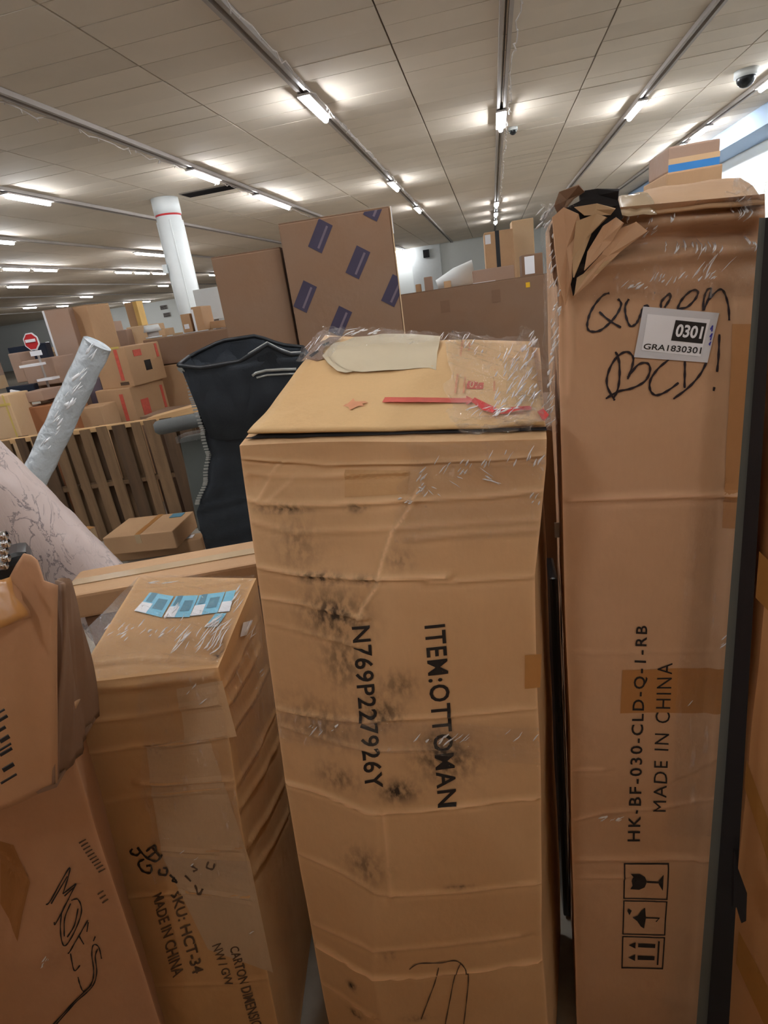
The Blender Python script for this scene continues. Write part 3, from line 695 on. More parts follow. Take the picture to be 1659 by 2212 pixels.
_, _, _, hl = carton('long_carton', (308, 736), (505, 706), 7.9, 6, 1.5, 'long wide brown carton behind the red printed pair and black bag', 'kraft_dark', zb=hb + .006, tape=False, flaps=False)
ZL = hb + .006 + hl + .007
small('carton', (190, 702), (230, 694), 9.5, 5, .4, (195, 730), 'small mauve brown carton above the silver tube end', 'kraft_grey', zb=CZ - .215)
small('carton', (192, 722), (272, 712), 9.0, 5, .5, (200, 765), 'wide mauve brown carton behind the silver tube end', 'kraft_grey', zb=CZ - .215)
small('carton', (272, 708), (318, 700), 8.9, 5, .5, (275, 745), 'crumpled tan carton right of the mauve one', 'kraft_pale', zb=CZ - .215)
t, W, D, H = small('carton', (388, 680), (408, 676), 8.6, 6, .4, (392, 722), 'small orange brown carton at the column foot, left one', 'kraft', zb=ZL); on_front(t, W, D, H, 'white_label', .2, .7, .2, .45, 'label_white')
t, W, D, H = small('carton', (411, 664), (432, 660), 8.5, 6, .4, (418, 720), 'narrow orange brown carton with white tape at the column foot', 'kraft', zb=ZL); on_front(t, W, D, H, 'white_tape', -.02, .2, 0, .9, 'label_white')
small('carton', (436, 698), (495, 688), 8.7, 6, .5, (440, 716), 'low carton under the white board', 'kraft', zb=ZL)
small('carton', (336, 712), (354, 709), 8.6, 5, .3, (340, 732), 'small pinkish carton on the long carton left of the column foot', 'kraft_pale', zb=ZL)
# white board right of the column

A, B, d, n, z, zb = edges_frame((424, 628), (478, 616), 9.4, 6, .1); zb = pt(437, 694, 9.4)[2]
t = thing('white_board', 'white upright board right of the column foot', 'board', (A[0], A[1], zb)); W_ = math.hypot(*(B - A)[:2])
mb = MB().box(((A[0] + B[0]) / 2, (A[1] + B[1]) / 2, (z + zb) / 2), (W_ * 1.25, .05, z - zb), Matrix.Rotation(math.radians(6), 3, 'Z')).build('panel', M['white_paint'], t, bevel=.01)
MB().box(((A[0] + B[0]) / 2, (A[1] + B[1]) / 2 + .05, zb / 2), (.08, .06, zb)).build('leg', M['rail'], t)
# yellow edged post and white lamp shade
A = pt(290, 652, 10.5); t = thing('cardboard_post', 'upright tan post with a pale yellow edge in the left background', 'post', (A[0], A[1], 0))
MB().box((A[0] - .05, A[1], A[2] / 2), (.16, .16, A[2])).build('post', M['kraft'], t); MB().box((A[0] + .06, A[1] - .02, A[2] / 2), (.07, .17, A[2])).build('yellow_edge', M['lamp_yellow'], t)
A = pt(326, 702, 8.2); t = thing('lamp_shade', 'white drum lamp shade standing on the long carton in the left background', 'lamp shade', (A[0], A[1], A[2] - .2))
mb = MB(); mb.tube([(A[0], A[1], A[2] - .08), (A[0], A[1], A[2])], [.11, .09], 16); mb.build('shade', M['white_paint'], t, True)
mb = MB(); mb.tube([(A[0], A[1], A[2] - .16), (A[0], A[1], A[2] - .08)], [.07, .07], 12); mb.build('stem', M['rail'], t, True)
mb = MB(); mb.tube([(A[0], A[1], ZL), (A[0], A[1], A[2] - .14)], [.10, .10], 16); mb.build('base', M['white_paint'], t, True)

# far left: screens, red and white sign, clutter
load(8, 74, 8.0, 8.5, pt(28, 800, 8.05)[2] - .003, 'cartons under the large dark screen at far left')
t, W, D, H = small('flat_screen', (16, 754), (96, 736), 8.05, 4, .09, (28, 800), 'large dark flat screen leaning at far left behind the clutter', 'screen', cat='screen')
o = MB().box((0, -D / 2 - .004, H / 2), (W * .96, .006, H * .9)).build('display', M['screen']); o.parent = t
p = pt(68, 738, 7.35); t = thing('stop_sign', 'small red and white octagonal sign fixed above the dark screen', 'sign', p); MB().tube([(p[0], p[1] + .03, 0), (p[0], p[1] + .03, p[2] + .05)], .012, 8).build('post', M['rail'], t)
for r_, th, mt, nm in ((.095, .01, 'label_white', 'rim'), (.082, .016, 'red_paint', 'plate')):
    me = bpy.data.meshes.new(nm); v = [(p[0] + r_ * math.cos(math.pi / 8 + k * math.pi / 4), p[1] + th / 2 * sgn, p[2] + r_ * math.sin(math.pi / 8 + k * math.pi / 4)) for sgn in (-1, 1) for k in range(8)]
    me.from_pydata(v, [], [tuple(range(8)), tuple(range(15, 7, -1))] + [(k, k + 8, 8 + (k + 1) % 8, (k + 1) % 8) for k in range(8)]); link(nm, me, M[mt], t)
MB().box((p[0], p[1] - .012, p[2] + .01), (.12, .008, .03)).build('word_bar', M['label_white'], t)
MB().box((p[0] + .01, p[1] - .002, p[2] - .12), (.14, .006, .05)).build('paper', M['label_white'], t)
small('carton', (16, 765), (38, 760), 7.75, 4, .3, (36, 828), 'narrow upright grey carton at far left before the screen', 'kraft_grey')
small('carton', (44, 780), (112, 772), 7.65, 4, .4, (56, 838), 'grey brown carton with open white flaps before the screen', 'kraft_grey')
for q, l in ((((50, 790), (90, 783)), 'white folded paper on the grey brown carton, upper'), (((88, 820), (120, 812)), 'white folded paper on the grey brown carton, lower')):
    A, B, d, n, z, zb = edges_frame(q[0], q[1], 7.3, 14, .1); tt = MB().box(((A[0] + B[0]) / 2, (A[1] + B[1]) / 2, z - .01), (math.hypot(*(B - A)[:2]), .16, .025), Matrix.Rotation(.2, 3, 'Z')).build('folded_paper', M['label_white']); tag(tt, l, 'paper')
t, W, D, H = small('flat_screen', (12, 838), (70, 826), 7.55, 4, .08, (16, 860), 'small dark flat screen in the lower left clutter', 'screen', cat='screen')
A = pt(12, 850, 7.2); t = MB().box(A + np.array([.1, 0, -.13]), (.13, .02, .30), Matrix.Rotation(.25, 3, 'Y')).build('white_sheet', M['label_white']); tag(t, 'white paper sheet hanging before the small dark screen', 'paper')
small('carton', (42, 850), (88, 843), 7.05, 4, .35, (50, 872), 'small grey carton right of the white paper sheet', 'kraft_grey')
small('carton', (90, 843), (150, 838), 7.35, 4, .4, (96, 868), 'tan open carton behind the silver tube', 'kraft_grey')
small('carton', (184, 822), (214, 816), 7.45, 4, .3, (190, 900), 'dark purple brown upright carton right of the silver tube', 'purple_lite')
carton('carton', (160, 884), (216, 876), 6.85, 4, .3, 'plain pale brown carton behind the pallet rail right of the silver tube', 'kraft', tape=False, flaps=False)
carton('wooden_crate', (26, 885), (150, 868), 7.1, 6, .3, 'orange brown plywood crate behind the pallets at left', 'kraft_red', tape=False, flaps=False, cat='crate')
t, W, D, H = carton('carton', (-40, 862), (14, 850), 7.0, 4, .3, 'tan carton with a yellow strap at the left photo edge', 'kraft_pale', tape=False, flaps=False)
on_front(t, W, D, H, 'yellow_strap', 0, 1, .93, .945, 'strap_yellow'); on_front(t, W, D, H, 'yellow_strap', .8, .85, 0, 1, 'strap_yellow')
# generic load of cartons on the far floor so the far aisles are not bare
far = [(-16, 22, 1.5), (-13, 25, 1.55), (-10.5, 21, 1.4), (-19, 27, 1.6), (-23, 30, 1.5), (-9, 27, 1.6), (-6, 25, 1.6), (-27, 34, 1.6), (-30, 30, 1.5), (-20, 38, 1.65), (-34, 40, 1.6), (-14, 33, 1.7), (-2.5, 22, 1.6), (1, 24, 1.65), (-28, 44, 1.9), (-38, 46, 1.9)]
DESC = ['far left near the column line', 'centre left', 'centre', 'beyond the left clutter']
for i, (x, y, h) in enumerate(far):
    t = thing('pallet_load', 'stacked brown cartons far off on the warehouse floor', 'boxes', (x, y, 0), random.uniform(-.2, .2), 'far pallet loads of cartons')
    yy = 0
    for a in range(2):
        for b in range(3):
            o = MB().box((-.8 + b * .8, 0, h * (a * .5 + .25)), (.78, 1.2, h * .5 - .01)).build('carton', M[random.choice(['kraft', 'kraft_grey', 'kraft_dark', 'kraft_pale'])]); o.parent = t

# ------------------------------------------------------------------ pallets standing on edge
def pallet(cx, cy, rz, label, group, lean=0.0, seed=0, n=8, Wd=1.22, Ht=1.13):
    t = thing('pallet', label, 'pallet', (cx, cy, 0), rz, group); rr = random.Random(seed)
    t.rotation_euler = (lean, 0, rz)
    for k, z in enumerate((.03, Ht / 2, Ht - .03)):
        o = MB().box((0, 0, z), (Wd, .09, .04)).build('stringer', M['wood'] if k == 2 else M['wood_old']); o.parent = t
    for side in (-1, 1):
        for k in range(n if side < 0 else n - 1):
            wd = rr.choice((.085, .095, .12)); x = -Wd / 2 + .06 + (Wd - .12) * k / (n - 1 if side < 0 else n - 2) + rr.uniform(-.012, .012)
            if side < 0 and rr.random() < .1: continue
            o = MB().box((x, side * .055, Ht / 2 + rr.uniform(-.006, .006)), (wd, .016, Ht - .02), Matrix.Rotation(rr.uniform(-.015, .015), 3, 'Y')).build('slat', M[rr.choice(['wood_old', 'wood_old', 'wood_dark'])]); o.parent = t
    return t
PA, PB = onz(-60, 953, CZ - .72), onz(410, 886, CZ - .72); dv = (PB - PA)[:2]; yaw = math.atan2(dv[1], dv[0]); ln = np.hypot(*dv)
q = PA[:2] + dv / ln * (ln - .60); pallet(q[0], q[1], yaw, 'weathered wooden pallet standing on edge left of the black bag', 'pallets on edge', 0, 1)
q = PA[:2] + dv / ln * (ln - 1.84); pallet(q[0], q[1], yaw + .01, 'weathered wooden pallet standing on edge behind the silver tube', 'pallets on edge', 0, 2)
q = PA[:2] + dv / ln * (ln - 3.08); pallet(q[0], q[1], yaw + .01, 'weathered wooden pallet standing on edge at the left photo edge', 'pallets on edge', 0, 3)
0 and pallet(q[0], q[1], yaw, 'weathered wooden pallet standing on edge behind the black bag', 'pallets on edge', 0, 4)
A, B = pt(300, 905, 5.9), pt(418, 868, 5.6)
t = MB().hexa([A + np.array([0, 0, -.05]), B + np.array([0, 0, -.1]), B + np.array([0, .35, -.1]), A + np.array([0, .3, -.05]), A + np.array([0, 0, -.02]), B + np.array([0, 0, -.04]), B + np.array([0, .35, -.04]), A + np.array([0, .3, -.02])]).build('wood_board', M['wood']); tag(t, 'pale loose wooden board lying on the pallet tops left of the black bag', 'board')
o = MB().box(((A + B) / 2 + np.array([.1, .5, -.62])), (1.1, .5, 1.1)).build('carton', M['kraft_dark']); tag(o, 'brown carton hidden behind the pallets under the loose board', 'box')

# ------------------------------------------------------------------ cartons on the floor before the pallets
def slab(name, TL, TR, BLb, depth_px, label, zt, mat='kraft', th=.16, yaw=None):
    A, B = onz(*TL, zt), onz(*TR, zt); C_, D_ = onz(*depth_px[0], zt), onz(*depth_px[1], zt)
    d = (B - A)[:2]; W = np.hypot(*d); yw = math.atan2(d[1], d[0]); n = np.array([-d[1], d[0]]) / W; dep = max(.1, float(np.mean([np.dot((C_ - A)[:2], n), np.dot((D_ - B)[:2], n)])))
    c = (A + B)[:2] / 2 + n * dep / 2; t = thing(name, label, 'box', (c[0], c[1], zt - th), yw)
    o = MB().box((0, 0, th / 2), (W, dep, th)).build('body', M[mat], bevel=.008); o.parent = t
    o = MB().box((0, 0, th + .001), (.05, dep + .003, .003)).build('packing_tape', M['tape']); o.parent = t
    o = MB().box((0, -dep / 2 - .001, th * .75), (.05, .003, th * .5)).build('packing_tape', M['clear_tape']); o.parent = t
    return t, W, dep, th
F2 = slab('flat_carton', (232, 1190), (434, 1163), None, ((250, 1175), (400, 1155)), 'thin long carton with a blue sticker on the floor before the pallets, lower', .12, 'kraft', .12)
on_front(*F2, 'blue_sticker', .12, .24, .2, .8, 'label_blue_dark', side='top'); on_front(*F2, 'white_label', .82, .9, .2, .7, 'label_white', side='top')
F1 = slab('flat_carton', (221, 1163), (372, 1147), None, ((268, 1122), (418, 1102)), 'square brown carton with blue sticker lying before the pallets, upper', .30, 'kraft', .16)
on_front(*F1, 'blue_sticker', .72, .9, .72, .92, 'label_blue_dark', side='top')
F3 = slab('flat_carton', (190, 1145), (208, 1137), None, ((200, 1130), (222, 1125)), 'small brown carton peeking past the patterned roll', .3, 'kraft_dark', .3)
c = onz(560, 1205, 0) + np.array([.12, -.3, 0]); t = thing('loose_debris', 'brown scrap carton on the concrete at the foot of the black bag', 'box', c)
o = MB().box((c[0] , c[1] - .1, .06), (.3, .3, .12), Matrix.Rotation(.2, 3, 'Z')).build('body', M['kraft_dark'], t)
# debris scraps on concrete
for k, (x, y) in enumerate(((455, 1222), (400, 1228), (352, 1222))):
    c = onz(x, y, .01); o = MB().box(c, (.09, .05, .012), Matrix.Rotation(k, 3, 'Z')).build('plastic_scrap', M['label_white']); tag(o, ('white plastic scrap on concrete before the thin carton, ' + ('right', 'middle', 'left')[k] + ' one'), 'scrap')

# ------------------------------------------------------------------ black zip bag
def bag():
    t = thing('mattress_bag', 'tall black fabric zip bag standing open behind the wrapped carton', 'bag', onz(500, 1190, 0))
    yaw = math.radians(14); d = np.array([math.cos(yaw), math.sin(yaw)]); n = np.array([-d[1], d[0]])
    Lf = [(790, 384, 3.98), (806, 402, 3.97), (870, 420, 4.0), (930, 440, 4.05), (985, 452, 4.1), (1040, 448, 4.15), (1085, 432, 4.2), (1110, 424, 4.22), (1150, 432, 4.25), (1180, 448, 4.28), (1196, 470, 4.3)]
    rings = []
    for i, (y, x, dist) in enumerate(Lf):
        A = pt(x, y, dist); wd = (.78, .77, .76, .74, .70, .70, .74, .78, .78, .74, .66)[i]; dp = (.34, .32, .26, .2, .16, .16, .22, .28, .30, .28, .2)[i]; z = max(A[2], .015)
        if i == len(Lf) - 1: z = .012
        ring_ = []
        for k in range(48):
            s_ = k / 48 * 4
            if s_ < 1: a, b = s_, 0
            elif s_ < 2: a, b = 1, s_ - 1
            elif s_ < 3: a, b = 3 - s_, 1
            else: a, b = 0, 4 - s_
            e = .012 * math.sin(a * 17 + i * 1.9) + .018 * math.sin(a * 7 + i * .8) + random.uniform(-.004, .004)
            rd = .02 * (1 if (abs(a - .5) > .45) else 0)
            q = A[:2] + d * (a * wd) + n * (b * dp + (e if b == 0 else -e if b == 1 else 0) + (rd if b == 0 else 0))
            zz = z
            if i == 0: zz = z + np.interp(a, [0, .15, .5, .78, .86, 1], [0, -.035, -.03, .06, -.03, -.04]) * (1 - b) + b * np.interp(a, [0, .3, .6, .8, 1], [.03, .10, .10, .02, -.02])
            ring_.append((q[0], q[1], zz))
        rings.append(ring_)
    V = [p for r_ in rings for p in r_]; F = []
    # smooth in-between rows
    VV = []; m = 5
    for i in range(len(rings) - 1):
        for s_ in range(m):
            f = s_ / m; f2 = f * f * (3 - 2 * f) * .5 + f * .5
            VV.append([tuple(np.array(a) * (1 - f2) + np.array(b) * f2 + np.array([math.sin(i * 5 + s_ * 1.3 + k * .45), math.cos(k * .3 + s_), 0]) * .0045) for k, (a, b) in enumerate(zip(rings[i], rings[i + 1]))])
    VV.append(rings[-1]); nr = len(VV); V = [p for r_ in VV for p in r_]
    for i in range(nr - 1):
        for k in range(48): F.append((i * 48 + k, (i + 1) * 48 + k, (i + 1) * 48 + (k + 1) % 48, i * 48 + (k + 1) % 48))
    F.append(tuple((nr - 1) * 48 + k for k in range(48))[::-1])
    # inside lining going down
    n0 = len(V); c0 = np.mean(np.array(rings[0]), 0)
    for dz, sh in ((-.005, .98), (-.25, .9), (-.5, .8)):
        V += [tuple(c0 + (np.array(p) - c0) * sh + np.array([0, 0, dz])) for p in rings[0]]
    for k in range(48): F.append((k, (k + 1) % 48, n0 + (k + 1) % 48, n0 + k))
    for j in range(2):
        for k in range(48): a = n0 + j * 48; F.append((a + k, a + (k + 1) % 48, a + 48 + (k + 1) % 48, a + 48 + k))
    F.append(tuple(n0 + 96 + k for k in range(48)))
    me = bpy.data.meshes.new('shell'); me.from_pydata([tuple(map(float, p)) for p in V], [], F); me.update(); link('shell', me, M['black_fabric'], t, True)
    # bound rims
    mb = MB(); mb.tube([np.array(p) for p in rings[0]] + [np.array(rings[0][0])], .014, 8); mb.build('rim_binding', M['black_trim'], t, True)

    # grey zip on the rim, teeth down the left edge
    mb = MB(); mb.tube([np.array(rings[0][k]) + np.array([0, 0, .012]) for k in range(7, 13)], .006, 5); mb.build('zip_tape', M['zip'], t, True)
    mb = MB(); path = [np.array(VV[i][0]) for i in range(2, 32)]
    for i in range(len(path) - 1):
        for s_ in range(2):
            q = path[i] * (1 - s_ / 2) + path[i + 1] * (s_ / 2) + np.array([-d[0], -d[1], 0]) * .014 - np.array([n[0], n[1], 0]) * .004; mb.box(q, (.034, .010, .009))
    o = mb.build('zip_teeth', M['zip'], t); tag(o, kind='stuff')
    mb = MB()
    for i in range(10):
        q = np.array(VV[30 + i // 4][8]) + np.array([d[0], d[1], 0]) * (i * .014) - np.array([n[0], n[1], 0]) * .012 + np.array([0, 0, -i * .010]); mb.box(q, (.005, .008, .03), Matrix.Rotation(.5, 3, 'Y'))
    o = mb.build('lower_zip_teeth', M['zip'], t); tag(o, kind='stuff')
    zp = [pt(x, y, 3.86) for x, y in ((545, 812), (552, 806), (575, 800), (610, 798), (640, 797))]; mb = MB(); mb.tube(zp, .010, 6); mb.tube([q_ + np.array([0, 0, -.03]) for q_ in zp[1:]], .007, 6); mb.build('side_zip', M['zip'], t, True)
bag()
# grey upholstered piece with bolster left of the bag
t = thing('grey_chair_frame', 'grey upholstered frame with a round bolster end left of the black bag', 'furniture', onz(430, 1120, 0))
A, B = pt(333, 926, 4.75), pt(450, 903, 4.75); mb = MB(); dd = (B - A) / np.linalg.norm(B - A)
mb.tube([A, A + dd * .02, A + dd * .05, B], [.03, .05, .056, .056], 16); mb.build('bolster', M['grey_felt'], t, True)
A, B = pt(386, 948, 4.8), pt(470, 932, 4.8); C_, D_ = pt(428, 1150, 4.8), pt(510, 1140, 4.8)
mb = MB(); mb.hexa([C_, D_, D_ + np.array([0, .12, 0]), C_ + np.array([0, .12, 0]), A, B, B + np.array([0, .12, 0]), A + np.array([0, .12, 0])]); mb.build('side_panel', M['grey_panel'], t, bevel=.02)
mb = MB(); mb.hexa([A + np.array([-.01, -.03, -.03]), B + np.array([0, -.03, -.03]), B + np.array([0, .14, -.03]), A + np.array([-.01, .14, -.03]), A + np.array([-.01, -.03, .02]), B + np.array([0, -.03, .02]), B + np.array([0, .14, .02]), A + np.array([-.01, .14, .02])]); mb.build('clear_cap', M['film_side'], t)
mb = MB(); c = (C_ + D_) / 2; mb.box((c[0], c[1] + .06, c[2] / 2), (.3, .12, max(c[2], .02))); mb.build('foot', M['black_trim'], t)

# ------------------------------------------------------------------ rolls
def roll(name, A, B, r, mat, label, seg=28, cap_mat=None, tape=0, rough=0.0, core=True):
    A = np.array(A, float); B = np.array(B, float); c = (A + B) / 2; t = thing(name, label, 'roll', B)
    d = (B - A); L = np.linalg.norm(d); d /= L; a = np.cross(d, [0, 0, 1]); a /= np.linalg.norm(a); b = np.cross(a, d); V = []; F = []; nr = 60
    for i in range(nr + 1):
        for k in range(seg):
            th = 2 * math.pi * k / seg; q = A + d * L * i / nr; rr_ = r * (1 + rough * (vnoise(np.array([[i * .45, math.cos(th) * 2.2 + 9, math.sin(th) * 2.2 + 9]]))[0] - .5))
            V.append(q + (a * math.cos(th) + b * math.sin(th)) * rr_)
    for i in range(nr):
        for k in range(seg): F.append((i * seg + k, i * seg + (k + 1) % seg, (i + 1) * seg + (k + 1) % seg, (i + 1) * seg + k))
    n0 = len(V)
    for e, q in ((0, A), (nr, B)):
        s = len(V); V += [q + (np.array(V[e * seg + k]) - q) * .8 + d * (L * .004 * (1 if e == 0 else -1)) for k in range(seg)]
        for k in range(seg): F.append((e * seg + k, e * seg + (k + 1) % seg, s + (k + 1) % seg, s + k))
        F.append(tuple(s + k for k in range(seg)))
    me = bpy.data.meshes.new('wrap'); me.from_pydata([tuple(map(float, p)) for p in V], [], F); me.update(); link('wrap', me, M[mat], t, True)
    if core: MB().tube([A - d * .01, A + d * .05], r * .35, 14).build('core', M['kraft_dark'], t, True)
    return t, A, d, a, b, L
RA = pt(-75, 1005, 2.72); RB = onz(690, 1880, .08); RM = pt(222, 1290, 2.62); dr = (RM - RA); kz = (.16 - RA[2]) / dr[2]; RB = RA + dr * kz
roll('patterned_roll', RA - dr * .1, RB, .155, 'rug', 'thick pale pinkish grey rolled rug with dark scribbled pattern leaning diagonally', rough=.05)
SA = pt(211, 742, 4.1); SB = onz(-60, 1330, .08); SB = SA + (pt(84, 1012, 4.35) - SA) * 1.0; kz = (.07 - SA[2]) / (SB - SA)[2]; SB = SA + (SB - SA) * kz
t, A, d, a, b, L = roll('silver_roll', SA, SB, .083, 'silver_wrap', 'slim tube in crinkled silver grey plastic leaning across the pallets', seg=20, rough=.14, core=False)
mb = MB(); mb.tube([A + d * L * k / 30 + a * .075 * math.cos(k * .02 + 4.6) + b * (.075 * math.sin(k * .02 + 4.9) ) for k in range(31)], .007, 5); mb.build('seam_fold', M['silver_wrap'], t, True)
glint_strands(None, None, [(200, 760, 5, 12, 12, 26, 55), (170, 815, 7, 10, 25, 30, 50), (150, 870, 6, 9, 20, 26, 52), (125, 915, 6, 8, 20, 24, 52), (100, 965, 5, 8, 18, 22, 52)], t, seed=5, direct=4.0, k_r=5)
# black bagged piece with chrome parts at the left edge
p = pt(8, 1195, 2.05); t = thing('black_bundle', 'black plastic bundle with chrome parts at the left photo edge', 'bundle', (p[0], p[1], 0))
mb = MB(); mb.box((p[0] - .09, p[1], p[2] / 2 - .02), (.26, .16, p[2] + .02), Matrix.Rotation(.7, 3, 'Z')); mb.build('bag', M['black_plastic'], t, bevel=.03)
for k in range(5):
    q = pt(4 + k % 2 * 5, 1160 + k * 16, 1.95); mb = MB(); mb.tube([q + np.array([-.02, 0, 0]), q + np.array([.012, 0, .004])], [.012, .014], 10); mb.build('chrome_ring', M['chrome'], t, True)
# ================================================================== the big cartons in front
# ---- 1. wrapped tall carton in the middle
fl = [onz(515, 965, CZ - .23), None]
lv = []
for drop, L_, R_ in ((CZ - .012, (-.535, .845), (.012, .868)), (1.4, (-.518, .858), (.012, .868)), (.95, (-.516, .902), (.028, .875)), (.455, (-.49, .955), (.040, .876)), (.27, (-.505, 1.025), (.064, .874))):
    L_ = np.array(L_); R_ = np.array(R_); z = CZ - drop; t_ = (R_ - L_) / np.linalg.norm(R_ - L_); n_ = np.array([-t_[1], t_[0]])
    BLp = L_ + n_ * .40 + t_ * .0; BRp = np.array([.078, 1.235])
    lv.append([(L_[0], L_[1], z), (R_[0], R_[1], z), (BRp[0], BRp[1], z), (BLp[0], BLp[1], z)])
TLp, TRp = pt(517, 962, 1.135), pt(1184, 948, .872); TBR, TBL = pt(1166, 752, 1.24), pt(703, 724, 1.465)
lv.append([tuple(TLp), tuple(TRp), tuple(TBR), tuple(TBL)])
def fold1(h):
    drop = (CZ - .012) - h * (CZ - .2)
    return np.interp(drop, [.25, .455, .95, 1.4], [.37, .37, .42, .31]), np.interp(drop, [.25, .455, .95, 1.4, 1.9], [0, .012, .05, .062, .062])
T1 = Tower(lv, fold1, amp=.003, seed=1)
t1 = thing('tall_wrapped_carton', 'tall tan carton in clear wrap printed ITEM:OTTOMAN, creased and smudged, centre foreground', 'box', (-.23, 1.07, 0))
C1 = T1.crease
C1('front', [(517, 990), (700, 1003), (900, 1000), (1180, 982)], .006, .008, .25); C1('front', [(520, 1022), (640, 1030), (860, 1018)], .004, .006, .35)
C1('front', [(522, 1072), (560, 1086), (640, 1092), (900, 1078), (1060, 1070), (1180, 1058)], .007, .005, .75)
C1('front', [(535, 1125), (640, 1150), (830, 1140), (1180, 1120)], .003, .006, .3); C1('front', [(900, 1160), (1175, 1140)], .003, .006, .3)
C1('front', [(552, 1225), (640, 1240), (740, 1249), (900, 1248), (960, 1245)], .008, .005, .9); C1('front', [(930, 1258), (1060, 1252), (1172, 1243)], .006, .005, .45)
C1('front', [(560, 1288), (660, 1305), (780, 1333)], .006, .005, .65); C1('front', [(565, 1342), (660, 1365), (760, 1392)], .004, .005, .35)
C1('front', [(905, 1055), (870, 1120), (845, 1150), (826, 1210), (812, 1270), (785, 1310), (775, 1334)], .005, .004, .7)
C1('front', [(596, 1530), (720, 1552), (820, 1556), (940, 1550), (1170, 1528)], .006, .005, .55); C1('front', [(605, 1565), (700, 1595), (860, 1620), (960, 1618)], .003, .005, .4)
C1('front', [(612, 1688), (700, 1713), (790, 1752), (830, 1755), (960, 1745), (1170, 1720)], .008, .005, .8)
C1('front', [(640, 1840), (720, 1875), (790, 1912), (835, 1930), (1000, 1925), (1175, 1905)], .006, .006, .5)
C1('front', [(680, 1995), (780, 2040), (860, 2050), (1120, 2020)], .003, .008, .3)
C1('front', [(684, 2038), (740, 2070), (806, 2110), (900, 2108), (1050, 2092), (1172, 2072)], .009, .005, 1.0); C1('front', [(680, 2112), (740, 2150), (800, 2190)], .006, .005, .5)
C1('front', [(828, 1760), (838, 1850), (845, 1930)], .003, .006, .4); C1('front', [(610, 1000), (560, 1075)], .004, .004, .4); C1('front', [(640, 1030), (575, 1085)], .003, .004, .3)
for c in ((540, 1040, .03, .02, -.010), (700, 1200, .08, .05, -.006), (1000, 1650, .1, .08, -.006), (1080, 1000, .06, .03, .006), (900, 1850, .1, .08, .006)): T1.dent('front', *c)
for s_ in ((610, 1100, .055, .008, .9), (770, 1098, .02, .008, .7), (640, 1180, .05, .05, .35), (690, 1250, .06, .012, .9), (790, 1255, .03, .01, .7), (720, 1330, .07, .05, .8), (740, 1430, .05, .06, .55), (690, 1560, .10, .05, .5), (820, 1540, .05, .04, .7),
           (860, 1480, .04, .03, .5), (960, 1640, .06, .05, .8), (730, 1680, .05, .03, .55), (860, 1710, .04, .025, .9), (950, 1600, .04, .03, .6), (790, 1870, .05, .04, .5), (760, 2130, .012, .015, 1.0), (770, 2190, .02, .012, .9), (990, 1915, .03, .005, .7), (840, 2065, .02, .015, .4), (860, 1210, .03, .02, .4), (900, 2200, .03, .01, .5)):
    T1.smudge('front', *s_)
C1('top', [(520, 935), (700, 925), (900, 920), (1180, 915)], .004, .008, .2); C1('top', [(600, 850), (800, 838), (1000, 842)], .002, .01, .1)
body1 = T1.mesh('body', M['hero_a'], t1, res={'front': .0055, 'top': .008})
# second lid sheet: lies on top, ends just short of the front edge leaving a lip; a dark strip paints the shaded slot
def sheet(T, name, face, outline, mat, parent, th=.005, off=.006, n=26, wave=.004):
    """stiff cardboard sheet lying on a face; outline as tl,tr,br,bl photo pixels of its corners"""
    q = np.array(outline, float); U, V = np.meshgrid(np.linspace(0, 1, n), np.linspace(0, 1, n)); a = U.ravel()[:, None]; b = V.ravel()[:, None]
    px = q[3] * (1 - a) * (1 - b) + q[2] * a * (1 - b) + q[1] * a * b + q[0] * (1 - a) * b
    u, v = T.inv(face, px[:, 0], px[:, 1]); w_ = (fbm(np.stack([a[:, 0] * 4, b[:, 0] * 3, a[:, 0] * 0 + 5], 1), 2) - .3) * wave * 3
    P = T.base(face, u, v) + T.normal(face)[None] * (off + th + np.abs(w_))[:, None]; Q = P - T.normal(face)[None] * th
    idx = np.arange(n * n).reshape(n, n); F = np.stack([idx[:-1, :-1], idx[:-1, 1:], idx[1:, 1:], idx[1:, :-1]], -1).reshape(-1, 4).tolist(); m = n * n
    F += [[m + f[3], m + f[2], m + f[1], m + f[0]] for f in F]
    rim = list(idx[0, :]) + list(idx[1:, -1]) + list(idx[-1, ::-1][1:]) + list(idx[::-1, 0][1:-1])
    for i in range(len(rim)): x_, y_ = int(rim[i]), int(rim[(i + 1) % len(rim)]); F.append([y_, x_, m + x_, m + y_])
    me = bpy.data.meshes.new(name); me.from_pydata(np.concatenate([P, Q]).tolist(), [], F); me.update(); o = link(name, me, mat, parent, True)
    for nm in ('wear', 'dirt'): me.attributes.new(nm, 'FLOAT', 'POINT')
    return o
M['lid'] = card('kraft_lid', srgb(222, 184, 132), srgb(214, 172, 118), hero=True)
sheet(T1, 'lid_flap', 'top', [(706, 735), (1150, 752), (1178, 928), (541, 946)], M['lid'], t1, off=.004)
SH = .0135
T1.quad('slot_shade', 'top', [(560, 938), (1180, 926), (1182, 934), (526, 950)], M['dark_void'], t1, off=.0035)  # dark strip painted in for the shade under the lid edge
T1.decal('torn_paper_patch', 'top', [(.05, .45), (.09, .6), (.13, .76), (.2, .82), (.28, .92), (.38, .94), (.5, 1.0), (.75, .99), (1, .93), (.97, .5), (.96, .04), (.9, .1), (.6, .03), (.34, .0), (.24, .04), (.17, .12), (.10, .28)], [tuple(range(17))], [(700, 735), (956, 735), (956, 818), (700, 818)], M['patch'], t1, SH + .003)
